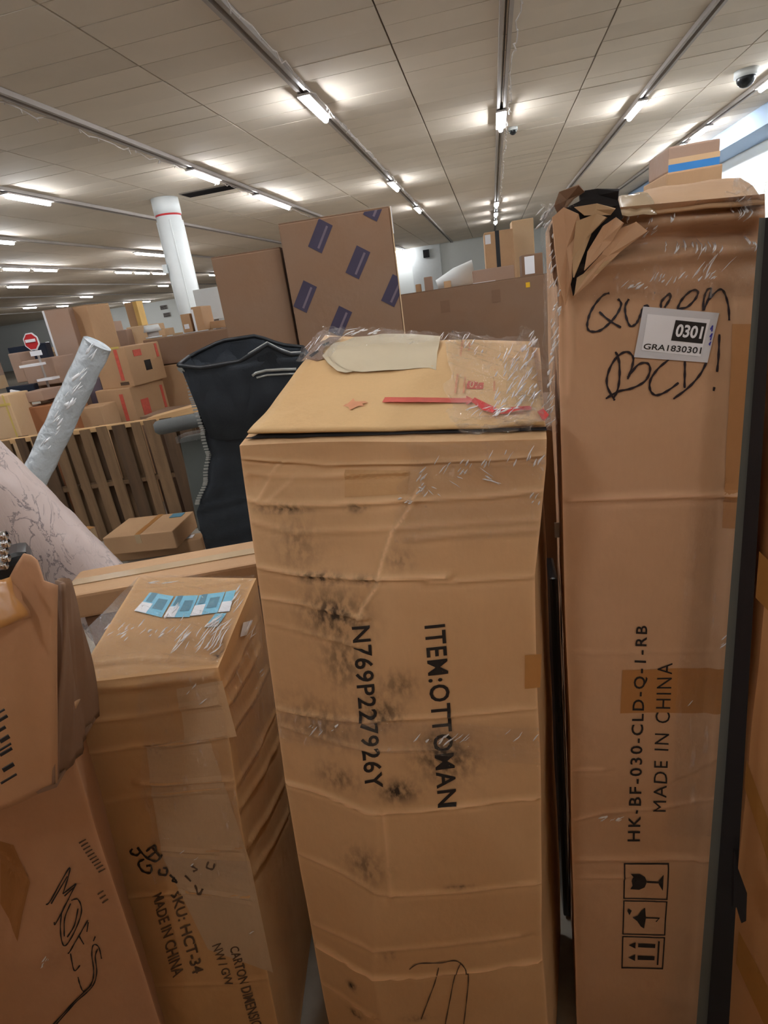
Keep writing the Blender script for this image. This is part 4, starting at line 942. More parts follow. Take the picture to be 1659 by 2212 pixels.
T1.decal('torn_paper_rim', 'top', [(.0, .45), (.05, .62), (.10, .78), (.17, .80), (.14, .62), (.07, .45), (.10, .28), (.18, .12), (.26, .04), (.20, .0), (.13, .04), (.09, .14), (.05, .25)], [tuple(range(13))], [(701, 734), (956, 734), (956, 819), (701, 819)], M['patch'], t1, SH + .002)
T1.decal('printed_arrow', 'top', [(0, .25), (.9, .25), (.9, .0), (1, .5), (.9, 1), (.9, .75), (.03, .75)], [tuple(range(7))], [(830, 866), (1030, 868), (1030, 888), (830, 888)], M['red_ink'], t1, SH)
T1.decal('faded_red_print', 'top', [(0, .5), (.15, .62), (.3, .58), (.42, .8), (.5, 1), (.56, .75), (.7, .7), (.9, .72), (1, .6), (.8, .5), (.9, .3), (.7, .35), (.55, .2), (.4, .05), (.35, .3), (.2, .38)], [tuple(range(16))], [(735, 872), (800, 872), (800, 900), (735, 900)], M['red_faint'], t1, SH)
for q in ([(1000, 748), (1004, 748), (988, 862), (984, 862)], [(1016, 752), (1020, 752), (1006, 862), (1002, 862)], [(1070, 768), (1074, 768), (1072, 858), (1068, 858)], [(1022, 752), (1062, 756), (1061, 760), (1021, 756)]): T1.quad('printed_line', 'top', q, M['red_faint'], t1, SH)
T1.quad('printed_block', 'top', [(1014, 836), (1048, 837), (1046, 852), (1010, 851)], M['red_ink'], t1, SH)
T1.decal('printed_drop', 'top', [(.2, 0), (.8, 0), (1, .5), (.5, 1), (0, .5)], [tuple(range(5))], [(1040, 788), (1058, 788), (1058, 816), (1040, 816)], M['red_ink'], t1, SH)
T1.text('07', 'top', [(1020, 838), (1040, 838), (1038, 850), (1016, 850)], M['lid'], t1, 0, off=SH + .001)
for q in ([(655, 792), (690, 752), (716, 744), (700, 775)], [(664, 786), (700, 770), (712, 784), (690, 792)], [(690, 760), (716, 740), (745, 738), (720, 756)]): T1.quad('torn_edge', 'top', q, M['kraft_dark'], t1, SH + .001)
for q in ([(672, 780), (690, 768), (694, 772), (678, 784)], [(700, 757), (716, 750), (716, 754), (704, 760)], [(712, 772), (720, 768), (722, 788), (714, 790)]): T1.quad('torn_edge', 'top', q, M['dark_void'], t1, SH + .0018)
T1.wrap('stretch_film', 'top', [(672, 735), (760, 722), (720, 790), (650, 800)], M['film_heavy'], t1, n=(30, 30), off=SH + .003, amp=.01, dirn=.4, seed=17.7, rag=.1)
# red security tape crumpled on the corner
def tape_run(T, name, segs, wd_px, mat, parent, off):
    for face, ln in segs:
        p = np.array(ln, float); vv = []
        for i in range(len(p)):
            d = p[min(i + 1, len(p) - 1)] - p[max(i - 1, 0)]; d /= np.linalg.norm(d); a = np.array([-d[1], d[0]]) * wd_px / 2; vv += [p[i] - a, p[i] + a]
        vv = np.array(vv); u, v = T.inv(face, vv[:, 0], vv[:, 1]); P = T.base(face, u, v) + T.normal(face)[None] * (off + .004 * np.sin(np.arange(len(vv)) * 1.7))[:, None]
        me = bpy.data.meshes.new(name); me.from_pydata(P.tolist(), [], [(2 * i, 2 * i + 1, 2 * i + 3, 2 * i + 2) for i in range(len(p) - 1)]); me.update(); o = link(name, me, mat, parent); sm = o.modifiers.new('s', 'SOLIDIFY'); sm.thickness = .0008
tape_run(T1, 'red_tape', [('top', [(1026, 883), (1048, 893), (1072, 908)])], 14, M['red_tape'], t1, SH + .004)
tape_run(T1, 'red_tape', [('top', [(1066, 908), (1092, 903), (1120, 903), (1150, 896)])], 9, M['red_tape'], t1, SH + .003)
tape_run(T1, 'red_tape', [('top', [(1170, 905), (1182, 918)])], 16, M['red_tape'], t1, SH + .002)
# print on the front wall
T1.text('ITEM:OTTOMAN', 'front', [(962, 1347), (987, 1738), (946, 1742), (917, 1351)], M['ink'], t1, bold=.017, spacing=1.12)
T1.text('N769P227926Y', 'front', [(800, 1350), (828, 1700), (789, 1706), (760, 1353)], M['ink'], t1, bold=.014, spacing=1.08)
T1.quad('brown_tape', 'front', [(1134, 1414), (1170, 1412), (1167, 1484), (1134, 1486)], M['tape'], t1)
T1.quad('clear_tape', 'front', [(745, 1015), (885, 1015), (880, 1066), (745, 1074)], card('tape_shade', srgb(208, 166, 118)), t1, .001)
T1.strokes('pen_scrawl', 'front', [[(885, 2092), (905, 2080), (950, 2078), (985, 2074), (1005, 2090), (1012, 2110), (1008, 2160), (1002, 2212)], [(948, 2088), (940, 2120), (925, 2160), (910, 2200)], [(995, 2080), (982, 2110), (972, 2160), (962, 2212)]], 2.2, M['ink_faint'], t1)
# stretch film: front band, lid corner, bunched ends
T1.wrap('stretch_film', 'front', [(880, 955), (1184, 945), (1178, 1150), (860, 1170)], M['film'], t1, n=(110, 80), off=.004, amp=.008, dirn=.9, seed=2.2, rag=.10)
T1.wrap('stretch_film', 'front', [(580, 1540), (1170, 1570), (1172, 1650), (600, 1600)], M['film'], t1, n=(130, 30), off=.003, amp=.006, dirn=1.4, seed=4.1, rag=.08)
T1.wrap('stretch_film', 'top', [(960, 728), (1160, 750), (1182, 935), (980, 925)], M['film_heavy'], t1, n=(80, 70), off=SH + .004, amp=.016, dirn=1.0, seed=6.1, rag=.16)
T1.wrap('stretch_film', 'top', [(706, 722), (960, 722), (950, 760), (690, 770)], M['film'], t1, n=(80, 24), off=SH + .006, amp=.008, dirn=.4, seed=7.7, rag=.12)
def crumple(name, pts, dist, mat, parent, n=34, amp=.02, seed=0, lobes=3.0):
    """loose bunched film: a gathered sheet standing off the carton; pts = tl,tr,br,bl pixels"""
    q = np.array(pts, float); U, V = np.meshgrid(np.linspace(0, 1, n), np.linspace(0, 1, n)); a = U.ravel(); b = V.ravel()
    px = q[3] * ((1 - a) * (1 - b))[:, None] + q[2] * (a * (1 - b))[:, None] + q[1] * (a * b)[:, None] + q[0] * ((1 - a) * b)[:, None]
    jit = (fbm(np.stack([a * 6, b * 6, a * 0 + seed], 1), 3) - .5); px = px + jit[:, None] * np.array([34, 30])
    w1 = fbm(np.stack([a * lobes * 2.2, b * lobes * 1.1, a * 0 + seed + 4], 1), 4); P = np.array([pt(x, y, dd) for (x, y), dd in zip(px, dist + (1 - np.abs(w1 * 2 - 1)) ** 2 * amp * -2 + amp)])
    idx = np.arange(n * n).reshape(n, n); F = np.stack([idx[:-1, :-1], idx[:-1, 1:], idx[1:, 1:], idx[1:, :-1]], -1).reshape(-1, 4)
    me = bpy.data.meshes.new(name); me.from_pydata(P.tolist(), [], F.tolist()); me.update(); return link(name, me, mat, parent, True)
crumple('bunched_film', [(1128, 705), (1150, 712), (1186, 800), (1096, 800)], 1.10, M['film_heavy'], t1, seed=3, amp=.02)
crumple('bunched_film', [(1085, 780), (1185, 780), (1195, 925), (1090, 930)], 1.00, M['film_heavy'], t1, seed=8, amp=.03)
crumple('bunched_film', [(975, 905), (1190, 880), (1200, 930), (1000, 940)], .90, M['film_heavy'], t1, seed=12, amp=.012, n=40)

# ---- 2. tall narrow queen carton
lv = []
for z, yl in ((.012, .985), (CZ - 1.15, .99), (CZ - .55, .99), (CZ - .13, .992), (CZ + .095, .995)):
    f = max(0, (z - .12) / 1.8); FLp = (.090 + .008 * f, yl); FRp = (.408 - .008 * f, .985 + .012 * f)
    lv.append([(FLp[0], FLp[1], z), (FRp[0], FRp[1], z), (.425, 1.62, z), (.135, 1.62, z)])
lv[-1] = [tuple(pt(1203, 462, .985)), tuple(pt(1652, 418, 1.07)), (.43, 1.62, CZ + .095), (.135, 1.62, CZ + .10)]
T2 = Tower(lv, None, amp=.002, seed=5)
t2 = thing('queen_bed_carton', 'tall narrow tan carton with handwritten QUEEN BED and a white 0301 sticker', 'box', (.25, 1.3, 0))
C2 = T2.crease
C2('front', [(1290, 528), (1400, 512), (1500, 500), (1655, 492)], -.042, .017, 0); C2('front', [(1270, 478), (1400, 462), (1500, 448), (1655, 436)], -.026, .011, 0)
C2('front', [(1215, 615), (1400, 600), (1640, 590)], .004, .02, .1); C2('front', [(1236, 1078), (1400, 1072), (1600, 1066)], .006, .006, .45); C2('front', [(1236, 1408), (1560, 1405)], .001, .006, .1)
C2('front', [(1240, 1664), (1300, 1662)], .002, .005, .4); C2('front', [(1240, 1855), (1400, 1852), (1550, 1856)], .006, .010, .3); C2('front', [(1240, 1895), (1340, 1893)], .003, .006, .25)
C2('front', [(1440, 1690), (1500, 1665), (1570, 1620)], .003, .006, .05); C2('front', [(1226, 640), (1228, 760), (1222, 850)], .006, .006, .4); C2('front', [(1240, 1770), (1300, 1755), (1420, 1745), (1560, 1720)], .003, .006, .35)
C2('front', [(1580, 1100), (1555, 1400), (1520, 1800), (1490, 2200)], .003, .01, .12)
T2.dent('front', 1280, 560, .05, .05, -.012); T2.dent('front', 1350, 1300, .06, .2, .004); T2.dent('front', 1400, 1600, .06, .2, -.004)
T2.mesh('body', M['hero_b'], t2, res={'front': .0055, 'left': .02, 'top': .012})
mk = lambda pts: [(1150 + x / 3.26, 600 + y / 3.26) for x, y in pts]
T2.strokes('handwriting', 'front', [mk(p) for p in (
    [(545, 108), (500, 125), (440, 195), (400, 270), (385, 340), (405, 375), (470, 372), (540, 320), (600, 250), (628, 185), (605, 148)], [(472, 240), (540, 300), (622, 350)],
    [(682, 150), (656, 200), (658, 270), (685, 338), (725, 325), (752, 280), (775, 225), (800, 195), (822, 205)], [(905, 212), (912, 165), (965, 112), (968, 150), (930, 210)],
    [(1015, 220), (1090, 205), (1150, 145), (1162, 95), (1115, 92), (1055, 150), (1020, 215)], [(1200, 232), (1210, 140), (1232, 82), (1256, 85), (1240, 150), (1205, 228)], [(1235, 165), (1310, 85), (1352, 105), (1380, 190), (1385, 300)],
    [(582, 520), (605, 570), (612, 680), (600, 780), (568, 850)], [(578, 862), (525, 760), (535, 660), (590, 560), (660, 520), (705, 555), (700, 620), (668, 712)], [(668, 700), (740, 612), (805, 600), (825, 650), (790, 725), (700, 775), (600, 800), (515, 850)],
    [(958, 575), (880, 640), (828, 720), (828, 790), (868, 825), (940, 800), (1028, 738)], [(1072, 588), (1072, 680), (1070, 775)], [(1225, 590), (1180, 680), (1100, 770), (990, 852)], [(1316, 398), (1308, 540), (1296, 662)], [(1278, 768), (1272, 795)])], 4.6, M['marker'], t2)
sq = [(1389, 662), (1553, 676), (1527, 783), (1368, 771)]
stk = T2.quad('sticker', 'front', sq, M['label_grey'], t2, .003); T2.quad('sticker_paper', 'front', [(1398, 678), (1533, 690), (1512, 770), (1384, 756)], M['label_white'], stk, .0036)
T2.quad('sticker_black_field', 'front', [(1458, 691), (1525, 698), (1516, 742), (1448, 735)], M['label_black'], stk, .0042)
T2.text('0301', 'front', [(1462, 699), (1519, 705), (1513, 732), (1455, 727)], M['label_white'], stk, bold=.03, off=.0048)
T2.text('GRA1830301', 'front', [(1390, 741), (1515, 750), (1512, 764), (1387, 753)], M['label_black'], stk, bold=.01, off=.0044)
T2.strokes('pen_marks', 'front', [[(1533, 712), (1538, 703), (1536, 716)], [(1532, 728), (1537, 720), (1533, 735)], [(1530, 744), (1534, 738), (1531, 746)]], 2.2, M['blue_pen'], stk, .0042)
T2.text('HK-BF-030-CLD-Q-1-RB', 'front', [(1355, 1817), (1373, 1348), (1402, 1350), (1387, 1817)], M['ink'], t2, bold=.012, spacing=1.25)
T2.text('MADE IN CHINA', 'front', [(1410, 1753), (1420, 1432), (1453, 1432), (1438, 1753)], M['ink'], t2, bold=-.002, spacing=1.2)
T2.quad('brown_tape', 'front', [(1344, 1446), (1580, 1442), (1568, 1540), (1340, 1541)], M['kraft'] if False else card('tape_queen', srgb(178, 128, 76)), t2, .001)
T2.quad('edge_tape', 'front', [(1582, 700), (1630, 700), (1600, 1140), (1560, 1140)], card('tape_queen_edge', srgb(188, 138, 92)), t2, .001)
# handling symbols, lying on their side
fr = [(1348, 1866), (1446, 1867), (1432, 2093), (1342, 2091)]
def fq(x0, y0, x1, y1):
    q = np.array(fr, float); g = lambda x, y: tuple(q[0] * (1 - x) * (1 - y) + q[1] * x * (1 - y) + q[2] * x * y + q[3] * (1 - x) * y); return [g(x0, y0), g(x1, y0), g(x1, y1), g(x0, y1)]
for q in ((0, 0, 1, .012), (0, .322, 1, .332), (0, .345, 1, .355), (0, .665, 1, .675), (0, .69, 1, .70), (0, .988, 1, 1), (0, 0, .03, .332), (.97, 0, 1, .332), (0, .345, .03, .675), (.97, .345, 1, .675), (0, .69, .03, 1), (.97, .69, 1, 1)): T2.quad('symbol_frame', 'front', fq(*q), M['ink_faint'] if False else M['ink'], t2, .0015)
gp = lambda pts, y0, y1: [(x, 1 - (y0 + (y1 - y0) * y)) for x, y in pts]
def glyph(pts, y0, y1): T2.decal('handling_symbol', 'front', gp(pts, y0, y1), [tuple(range(len(pts)))], fr, M['ink'], t2, .0018, cut=6)
glyph([(.15, .28), (.22, .38), (.18, .5), (.28, .52), (.20, .62), (.15, .72), (.35, .73), (.47, .66), (.52, .5), (.47, .36), (.35, .28)], 0, .33); glyph([(.52, .48), (.80, .47), (.80, .53), (.52, .53)], 0, .33); glyph([(.78, .45), (.88, .28), (.88, .74), (.78, .55)], 0, .33)
glyph([(.50, .20), (.42, .28), (.34, .42), (.22, .48), (.33, .58), (.42, .74), (.50, .80), (.53, .5)], .345, .675); glyph([(.53, .47), (.86, .50), (.78, .62), (.76, .60), (.82, .53), (.53, .51)], .345, .675)
glyph([(.12, .22), (.2, .28), (.15, .42), (.1, .3)], .345, .675)
for c in (.28, .66): glyph([(.16, c), (.32, c - .10), (.32, c + .10)], .69, 1); glyph([(.38, c - .06), (.78, c - .06), (.78, c + .06), (.38, c + .06)], .69, 1)
glyph([(.84, .12), (.88, .12), (.88, .86), (.84, .86)], .69, 1)
T2.wrap('stretch_film', 'front', [(1240, 455), (1650, 420), (1640, 640), (1240, 650)], M['film'], t2, n=(130, 80), off=.004, amp=.007, dirn=.75, seed=3.7, rag=.04)
T2.wrap('stretch_film', 'front', [(1490, 1080), (1600, 1080), (1560, 1800), (1440, 1800)], M['film'], t2, n=(30, 120), off=.003, amp=.004, dirn=.75, seed=9.7, rag=.05)
# crushed, torn corner: flaps of board over a dark sheet painted for the shaded hollow
def flap(name, pix, dists, mat, parent, th=.004, div=6):
    """curled scrap of board through four photo-measured corners"""
    P = [pt(x, y, d_) for (x, y), d_ in zip(pix, dists)]; V = []; F = []
    for i in range(div + 1):
        for k in range(div + 1):
            a, b = k / div, i / div; q = P[0] * (1 - a) * (1 - b) + P[1] * a * (1 - b) + P[2] * a * b + P[3] * (1 - a) * b
            q = q + np.array([0, -1, .2]) * (.012 * math.sin(a * 3.1) * math.sin(b * 3.1 + .4) + .004 * math.sin(a * 11 + b * 7)); V.append(q)
    for i in range(div):
        for k in range(div): n_ = i * (div + 1) + k; F.append((n_, n_ + 1, n_ + div + 2, n_ + div + 1))
    me = bpy.data.meshes.new(name); me.from_pydata([tuple(map(float, q)) for q in V], [], F); me.update(); o = link(name, me, mat, parent, True); sm = o.modifiers.new('s', 'SOLIDIFY'); sm.thickness = th; return o
def scrap(name, pix, mat, parent, d0=.962, curl=.012, th=.003, grad=(0, 0)):
    P = [pt(x, y, d0 + grad[0] * (x - pix[0][0]) / 100 + grad[1] * (y - pix[0][1]) / 100 + curl * math.sin(i * 2.3)) for i, (x, y) in enumerate(pix)]
    c = sum(P) / len(P) + np.array([0, curl * .6, 0]); n_ = len(P); V = [tuple(map(float, q)) for q in P + [c]]
    me = bpy.data.meshes.new(name); me.from_pydata(V, [], [(i, (i + 1) % n_, n_) for i in range(n_)]); me.update(); o = link(name, me, mat, parent); sm = o.modifiers.new('s', 'SOLIDIFY'); sm.thickness = th; return o
scrap('hollow_shade', [(1212, 455), (1262, 430), (1335, 432), (1345, 470), (1300, 540), (1262, 600), (1238, 640), (1222, 560)], M['dark_void'], t2, .978, .001)  # dark sheet stands in for the shade inside the tear
scrap('torn_flap', [(1192, 470), (1218, 448), (1250, 462), (1256, 490), (1240, 540), (1236, 600), (1222, 660), (1206, 610), (1198, 540)], M['hero_b'], t2, .968, .006)
scrap('torn_flap', [(1244, 478), (1290, 462), (1312, 470), (1276, 500), (1262, 545), (1240, 600), (1238, 560)], M['inner'], t2, .962, .006)
scrap('torn_flap', [(1302, 488), (1332, 470), (1348, 482), (1322, 520), (1285, 560), (1262, 585), (1270, 545)], M['hero_b'], t2, .962, .005)
scrap('torn_flap', [(1330, 498), (1375, 480), (1400, 500), (1340, 540), (1270, 610), (1240, 640), (1262, 592), (1298, 548)], M['hero_b'], t2, .966, .004)
scrap('torn_flap', [(1246, 600), (1300, 570), (1330, 556), (1290, 590), (1262, 612), (1240, 640)], M['inner'], t2, .966, .003)
scrap('torn_flap', [(1196, 445), (1208, 415), (1250, 398), (1262, 412), (1240, 430), (1222, 452), (1210, 470)], M['kraft_dark'], t2, .985, .008)
scrap('torn_flap', [(1240, 448), (1290, 440), (1330, 450), (1320, 462), (1262, 466)], M['inner'], t2, .966, .004)
scrap('torn_flap', [(1186, 500), (1196, 470), (1206, 540), (1204, 620), (1194, 600)], M['kraft_dark'], t2, .99, .003)
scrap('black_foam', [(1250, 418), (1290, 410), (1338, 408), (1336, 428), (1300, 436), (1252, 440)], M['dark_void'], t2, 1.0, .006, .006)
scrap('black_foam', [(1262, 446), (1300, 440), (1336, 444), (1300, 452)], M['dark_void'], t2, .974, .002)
flap('top_flap', [(1400, 414), (1600, 388), (1652, 440), (1300, 470)], [1.28, 1.3, 1.06, 1.0], M['kraft'], t2)
flap('clear_tape', [(1330, 428), (1400, 416), (1420, 462), (1330, 466)], [1.1, 1.12, 1.0, .98], M['clear_tape'], t2, .001)
crumple('bunched_film', [(1590, 385), (1659, 365), (1659, 470), (1560, 440)], 1.06, M['film_heavy'], t2, seed=21, amp=.02)
crumple('side_film', [(1172, 450), (1215, 440), (1218, 900), (1180, 900)], 1.03, M['film_side'], t2, seed=31, amp=.02, n=44, lobes=4)
crumple('side_film', [(1170, 440), (1240, 430), (1240, 480), (1180, 520)], .99, M['film_heavy'], t2, seed=33, amp=.02)
0 and T2.wrap('side_film', 'left', [(1178, 700), (1196, 700), (1200, 1300), (1188, 1300)], M['film_side'], t2, n=(14, 60), off=.01, amp=.01, seed=5.5)

# ---- dark metal rail with hook, next carton at the right
t = thing('metal_rail', 'slim black metal rail with a hook standing between the queen carton and right edge carton', 'rail', (.38, .90, 0))
def rail_bar(nm, top, bot, mt, dy0, dy1, ext=.0):
    Q = [pt(x, y, d_) for (x, y), d_ in zip(bot + top, (.955, .955, 1.0, 1.0))]; k = Q[0][2] / (Q[3][2] - Q[0][2]); lowl, lowr = Q[0] - (Q[3] - Q[0]) * k, Q[1] - (Q[2] - Q[1]) * k
    lowl[2] = lowr[2] = .001; o1, o2 = np.array([.4, 1, 0]) * dy0, np.array([.4, 1, 0]) * dy1
    MB().hexa([lowl + o1, lowr + o1, lowr + o2, lowl + o2, Q[3] + o1, Q[2] + o1, Q[2] + o2, Q[3] + o2]).build(nm, M[mt], t)
rail_bar('bar', [(1676, 470), (1654, 470)], [(1527, 2212), (1576, 2212)], 'black_metal', 0, .022)
rail_bar('grey_edge', [(1654, 470), (1640, 470)], [(1504, 2212), (1527, 2212)], 'grey_panel', .008, .022)
hk = [(1585, 1835), (1592, 1870), (1612, 1925), (1610, 1985), (1600, 1990), (1590, 1955), (1582, 1960)]
mb = MB(); n0 = len(hk); V = [pt(x, y, .955) for x, y in hk]; mb.v = [tuple(v + np.array([0, s_, 0])) for s_ in (-.004, .004) for v in V]; mb.f = [tuple(range(n0)), tuple(range(2 * n0 - 1, n0 - 1, -1))] + [(i, (i + 1) % n0, n0 + (i + 1) % n0, n0 + i) for i in range(n0)]; mb.build('hook', M['black_metal'], t)
lv = []
for z in (.01, .9, CZ - .04): lv.append([(.424, .975, z), (.93, .78, z), (1.15, 1.35, z), (.47, 1.55, z)])
T4 = Tower(lv, None, amp=.004, seed=15)
t4 = thing('edge_carton', 'tall tan carton with diagonal brown tape at the right photo edge', 'box', (.8, 1.1, 0))
T4.mesh('body', card('kraft_edge', srgb(204, 156, 108), srgb(196, 144, 98), hero=True), t4, res={'front': .012})
mt = card('tape_edge', srgb(182, 134, 74))
for q in ([(1640, 1190), (1680, 1230), (1680, 1340), (1632, 1290)], [(1612, 1640), (1700, 1880), (1700, 1990), (1608, 1700)], [(1596, 2010), (1690, 2190), (1690, 2300), (1590, 2080)]): T4.quad('brown_tape', 'front', q, mt, t4)

# ---- 3. lower wrapped carton at the left
lv = []
for drop, L_, R_ in ((CZ - .012, (-.925, .745), (-.628, .765)), (1.2, (-.945, .82), (-.634, .85)), (.70, (-.965, .91), (-.639, .964))):
    L_, R_ = np.array(L_), np.array(R_); dl = np.array([-.17, .53]); drr = np.array([-.079, .426]); z = CZ - drop
    lv.append([(*L_, z), (*R_, z), (*(R_ + drr), z), (*(L_ + dl), z)])
T3 = Tower(lv, None, amp=.004, seed=25)
t3 = thing('short_wrapped_carton', 'lower brown carton in clear film with blue stickers on its lid, left foreground', 'box', (-.85, 1.1, 0))
C3 = T3.crease
C3('front', [(158, 1490), (300, 1478), (460, 1458)], .010, .012, .2); C3('front', [(165, 1560), (300, 1545), (460, 1520)], .006, .008, .35); C3('front', [(170, 1630), (290, 1610), (400, 1605), (485, 1590)], .006, .007, .4)
C3('front', [(310, 1690), (400, 1688), (510, 1685)], .006, .007, .5); C3('front', [(200, 1735), (320, 1715), (510, 1700)], .004, .008, .25); C3('front', [(350, 1835), (440, 1838), (540, 1828)], .004, .006, .2); C3('front', [(250, 1938), (330, 1932), (410, 1925), (560, 1940)], .005, .006, .35); C3('front', [(300, 2132), (470, 2125), (600, 2108)], .003, .006, .2)
for k, (a, b) in enumerate((((472, 1500), (553, 1340)), ((478, 1540), (560, 1400)), ((492, 1590), (575, 1450)), ((512, 1690), (592, 1540)), ((520, 1740), (600, 1600)), ((541, 1815), (612, 1690)), ((550, 1880), (620, 1760)))):
    C3('right', [a, ((a[0] + b[0]) / 2 + 3, (a[1] + b[1]) / 2 + 4), b], .008, .007, .25)
C3('top', [(170, 1440), (300, 1425), (440, 1430)], .006, .008, .1); C3('top', [(300, 1275), (420, 1268), (520, 1255)], .005, .007, .2)
T3.dent('front', 400, 1560, .05, .04, -.008); T3.dent('front', 360, 1700, .05, .04, .006); T3.dent('top', 470, 1400, .04, .05, -.012)
T3.smudge('top', 470, 1410, .012, .03, 1.0)
T3.mesh('body', M['hero_c'], t3, res={'front': .006, 'right': .007, 'top': .008})
pale = card('tape_pale', srgb(196, 168, 134)); 
T3.quad('clear_tape', 'front', [(315, 1610), (450, 1590), (540, 1860), (350, 1850)], pale, t3, .001); T3.quad('clear_tape', 'front', [(380, 1490), (480, 1470), (512, 1590), (400, 1610)], pale, t3, .001)
T3.quad('clear_tape', 'front', [(350, 1850), (540, 1860), (590, 2100), (450, 2050)], card('tape_pale_b', srgb(188, 164, 136)), t3, .001)
def bl(q, parts):
    bs = T3.quad('blue_sticker', 'top', q, M['label_blue'], t3, .003)
    q = np.array(q, float); g = lambda x, y: tuple(q[0] * (1 - x) * (1 - y) + q[1] * x * (1 - y) + q[2] * x * y + q[3] * (1 - x) * y)
    for nm, (x0, y0, x1, y1), mt_ in parts: T3.quad(nm, 'top', [g(x0, y0), g(x1, y0), g(x1, y1), g(x0, y1)], M[mt_], bs, .0038)
P_ = [('dark_block', (.1, .0, .34, .45), 'label_blue_dark'), ('dark_block', (.5, .22, .88, .72), 'label_blue_dark'), ('white_field', (0, .5, .42, 1), 'label_white')]
bl([(325, 1282), (376, 1290), (350, 1336), (291, 1322)], P_); bl([(381, 1290), (429, 1288), (410, 1335), (354, 1336)], P_); bl([(431, 1288), (487, 1280), (470, 1326), (412, 1333)], P_); bl([(489, 1280), (510, 1277), (496, 1322), (472, 1325)], [('white_field', (0, .5, 1, 1), 'label_white')])
bl([(466, 1328), (490, 1326), (470, 1356), (442, 1358)], [('white_field', (0, .72, 1, 1), 'label_white')])
T3.quad('white_tag', 'right', [(522, 1345), (542, 1340), (530, 1372), (516, 1376)], M['label_white'], t3, .004)
T3.text('MADE IN CHINA', 'front', [(350, 1925), (399, 2100), (374, 2112), (329, 1934)], M['ink_faint'], t3, bold=.015); T3.text('SKU: HCT-34', 'front', [(390, 1920), (441, 2096), (417, 2104), (368, 1930)], M['ink_faint'], t3, bold=.015)
T3.text('CARTON DIMENSION', 'front', [(515, 2040), (572, 2230), (548, 2236), (496, 2046)], M['ink_faint'], t3, bold=.012); T3.text('NW / GW', 'front', [(478, 2035), (505, 2122), (488, 2128), (458, 2042)], M['ink_faint'], t3, bold=.01)
mq = lambda pts: [(x / 2.37, 1640 + y / 2.37) for x, y in pts]
T3.strokes('printed_emblem', 'front', [mq(p) for p in ([(680, 455), (670, 475), (700, 490), (720, 470), (705, 450), (750, 500), (800, 520), (830, 490)], [(750, 470), (790, 440), (800, 470), (760, 500)], [(780, 450), (820, 500)], [(740, 510), (710, 530), (730, 570), (770, 580), (775, 545), (750, 545)], [(820, 560), (815, 585), (850, 590), (855, 560), (835, 555)], [(870, 590), (905, 620)], [(895, 600), (885, 620), (910, 628)])], 4.5, M['ink'], t3)
T3.strokes('printed_emblem_faint', 'front', [mq(p) for p in ([(980, 540), (1010, 560), (990, 570)], [(1070, 520), (1060, 550), (1090, 560), (1100, 530)], [(1000, 640), (1020, 680), (1040, 660), (1020, 700)], [(950, 590), (980, 620)])], 4.0, M['ink_faint'], t3)
T3.wrap('stretch_film', 'top', [(298, 1250), (552, 1250), (470, 1452), (160, 1480)], M['film'], t3, n=(140, 110), off=.0055, amp=.010, dirn=.9, seed=1.2, rag=.03)
T3.wrap('stretch_film', 'right', [(480, 1450), (556, 1265), (600, 1500), (520, 1700)], M['film'], t3, n=(50, 60), off=.004, amp=.006, dirn=.5, seed=4.8)
T3.wrap('stretch_film', 'front', [(300, 1465), (470, 1445), (560, 1900), (330, 1900)], M['film'], t3, n=(60, 90), off=.004, amp=.004, dirn=1.1, seed=8.8, rag=.1)
flap('film_overhang', [(152, 1395), (300, 1245), (305, 1262), (170, 1440)], [1.45, 1.88, 1.86, 1.36], M['film_heavy'], t3, .0006, 10)

# ---- 4. carton printed MOE'S and the torn carton on top of it
lv = []
dirL = np.array([-.83, -.56]); nb = np.array([-.56, .83])
for drop in (CZ - .012, 1.2, .765):
    f = (1.735 - drop) / .97; FRp = np.array([-.905, .715]) * (1 - f) + np.array([-.868, .76]) * f; FLp = FRp + dirL * .5; z = CZ - drop
    lv.append([(*FLp, z), (*FRp, z), (*(FRp + nb * .2), z), (*(FLp + nb * .2), z)])
T5 = Tower(lv, None, amp=.005, seed=35)
t5 = thing('moes_carton', "reddish brown carton printed MOE'S in outlined italics, lower left corner", 'box', (-1.1, .7, 0))
T5.crease('front', [(0, 1830), (60, 1900), (30, 2020)], .004, .01, .1); T5.dent('front', 60, 1900, .06, .06, -.01); T5.dent('front', 90, 2060, .04, .05, .012)
T5.mesh('body', M['hero_d'], t5, res={'front': .008, 'right': .02})
T5.decal('brown_tape', 'front', [(0, 1), (.45, .95), (1, .55), (.75, .25), (.6, 0), (.3, .2), (0, .35)], [tuple(range(7))], [(0, 1815), (64, 1815), (64, 2030), (0, 2030)], card('tape_moes', srgb(160, 112, 66)), t5, .001)
T5.strokes('printed_logo', 'front', [mq(p) for p in (
    [(235, 745), (262, 720), (352, 560), (350, 600), (322, 690)], [(322, 690), (385, 640), (375, 665), (290, 830), (278, 828)], [(262, 740), (345, 600)], [(330, 700), (378, 655)],
    [(352, 712), (318, 780), (310, 870), (325, 940), (352, 930), (395, 850), (418, 770), (400, 715), (365, 720)], [(362, 735), (332, 810), (330, 900)], [(400, 760), (380, 850), (345, 905)],
    [(450, 820), (410, 890), (362, 970), (348, 985)], [(362, 985), (380, 1075), (410, 1050)], [(405, 900), (430, 945)], [(452, 830), (445, 880)], [(488, 905), (478, 930)],
    [(520, 1020), (505, 960), (478, 950), (470, 1000), (480, 1080), (470, 1140), (430, 1185), (410, 1150), (400, 1110)], [(500, 970), (488, 1010), (495, 1090), (470, 1165), (380, 1250), (285, 1356)], [(470, 1150), (360, 1260), (270, 1356)])], 2.6, M['ink'], t5)
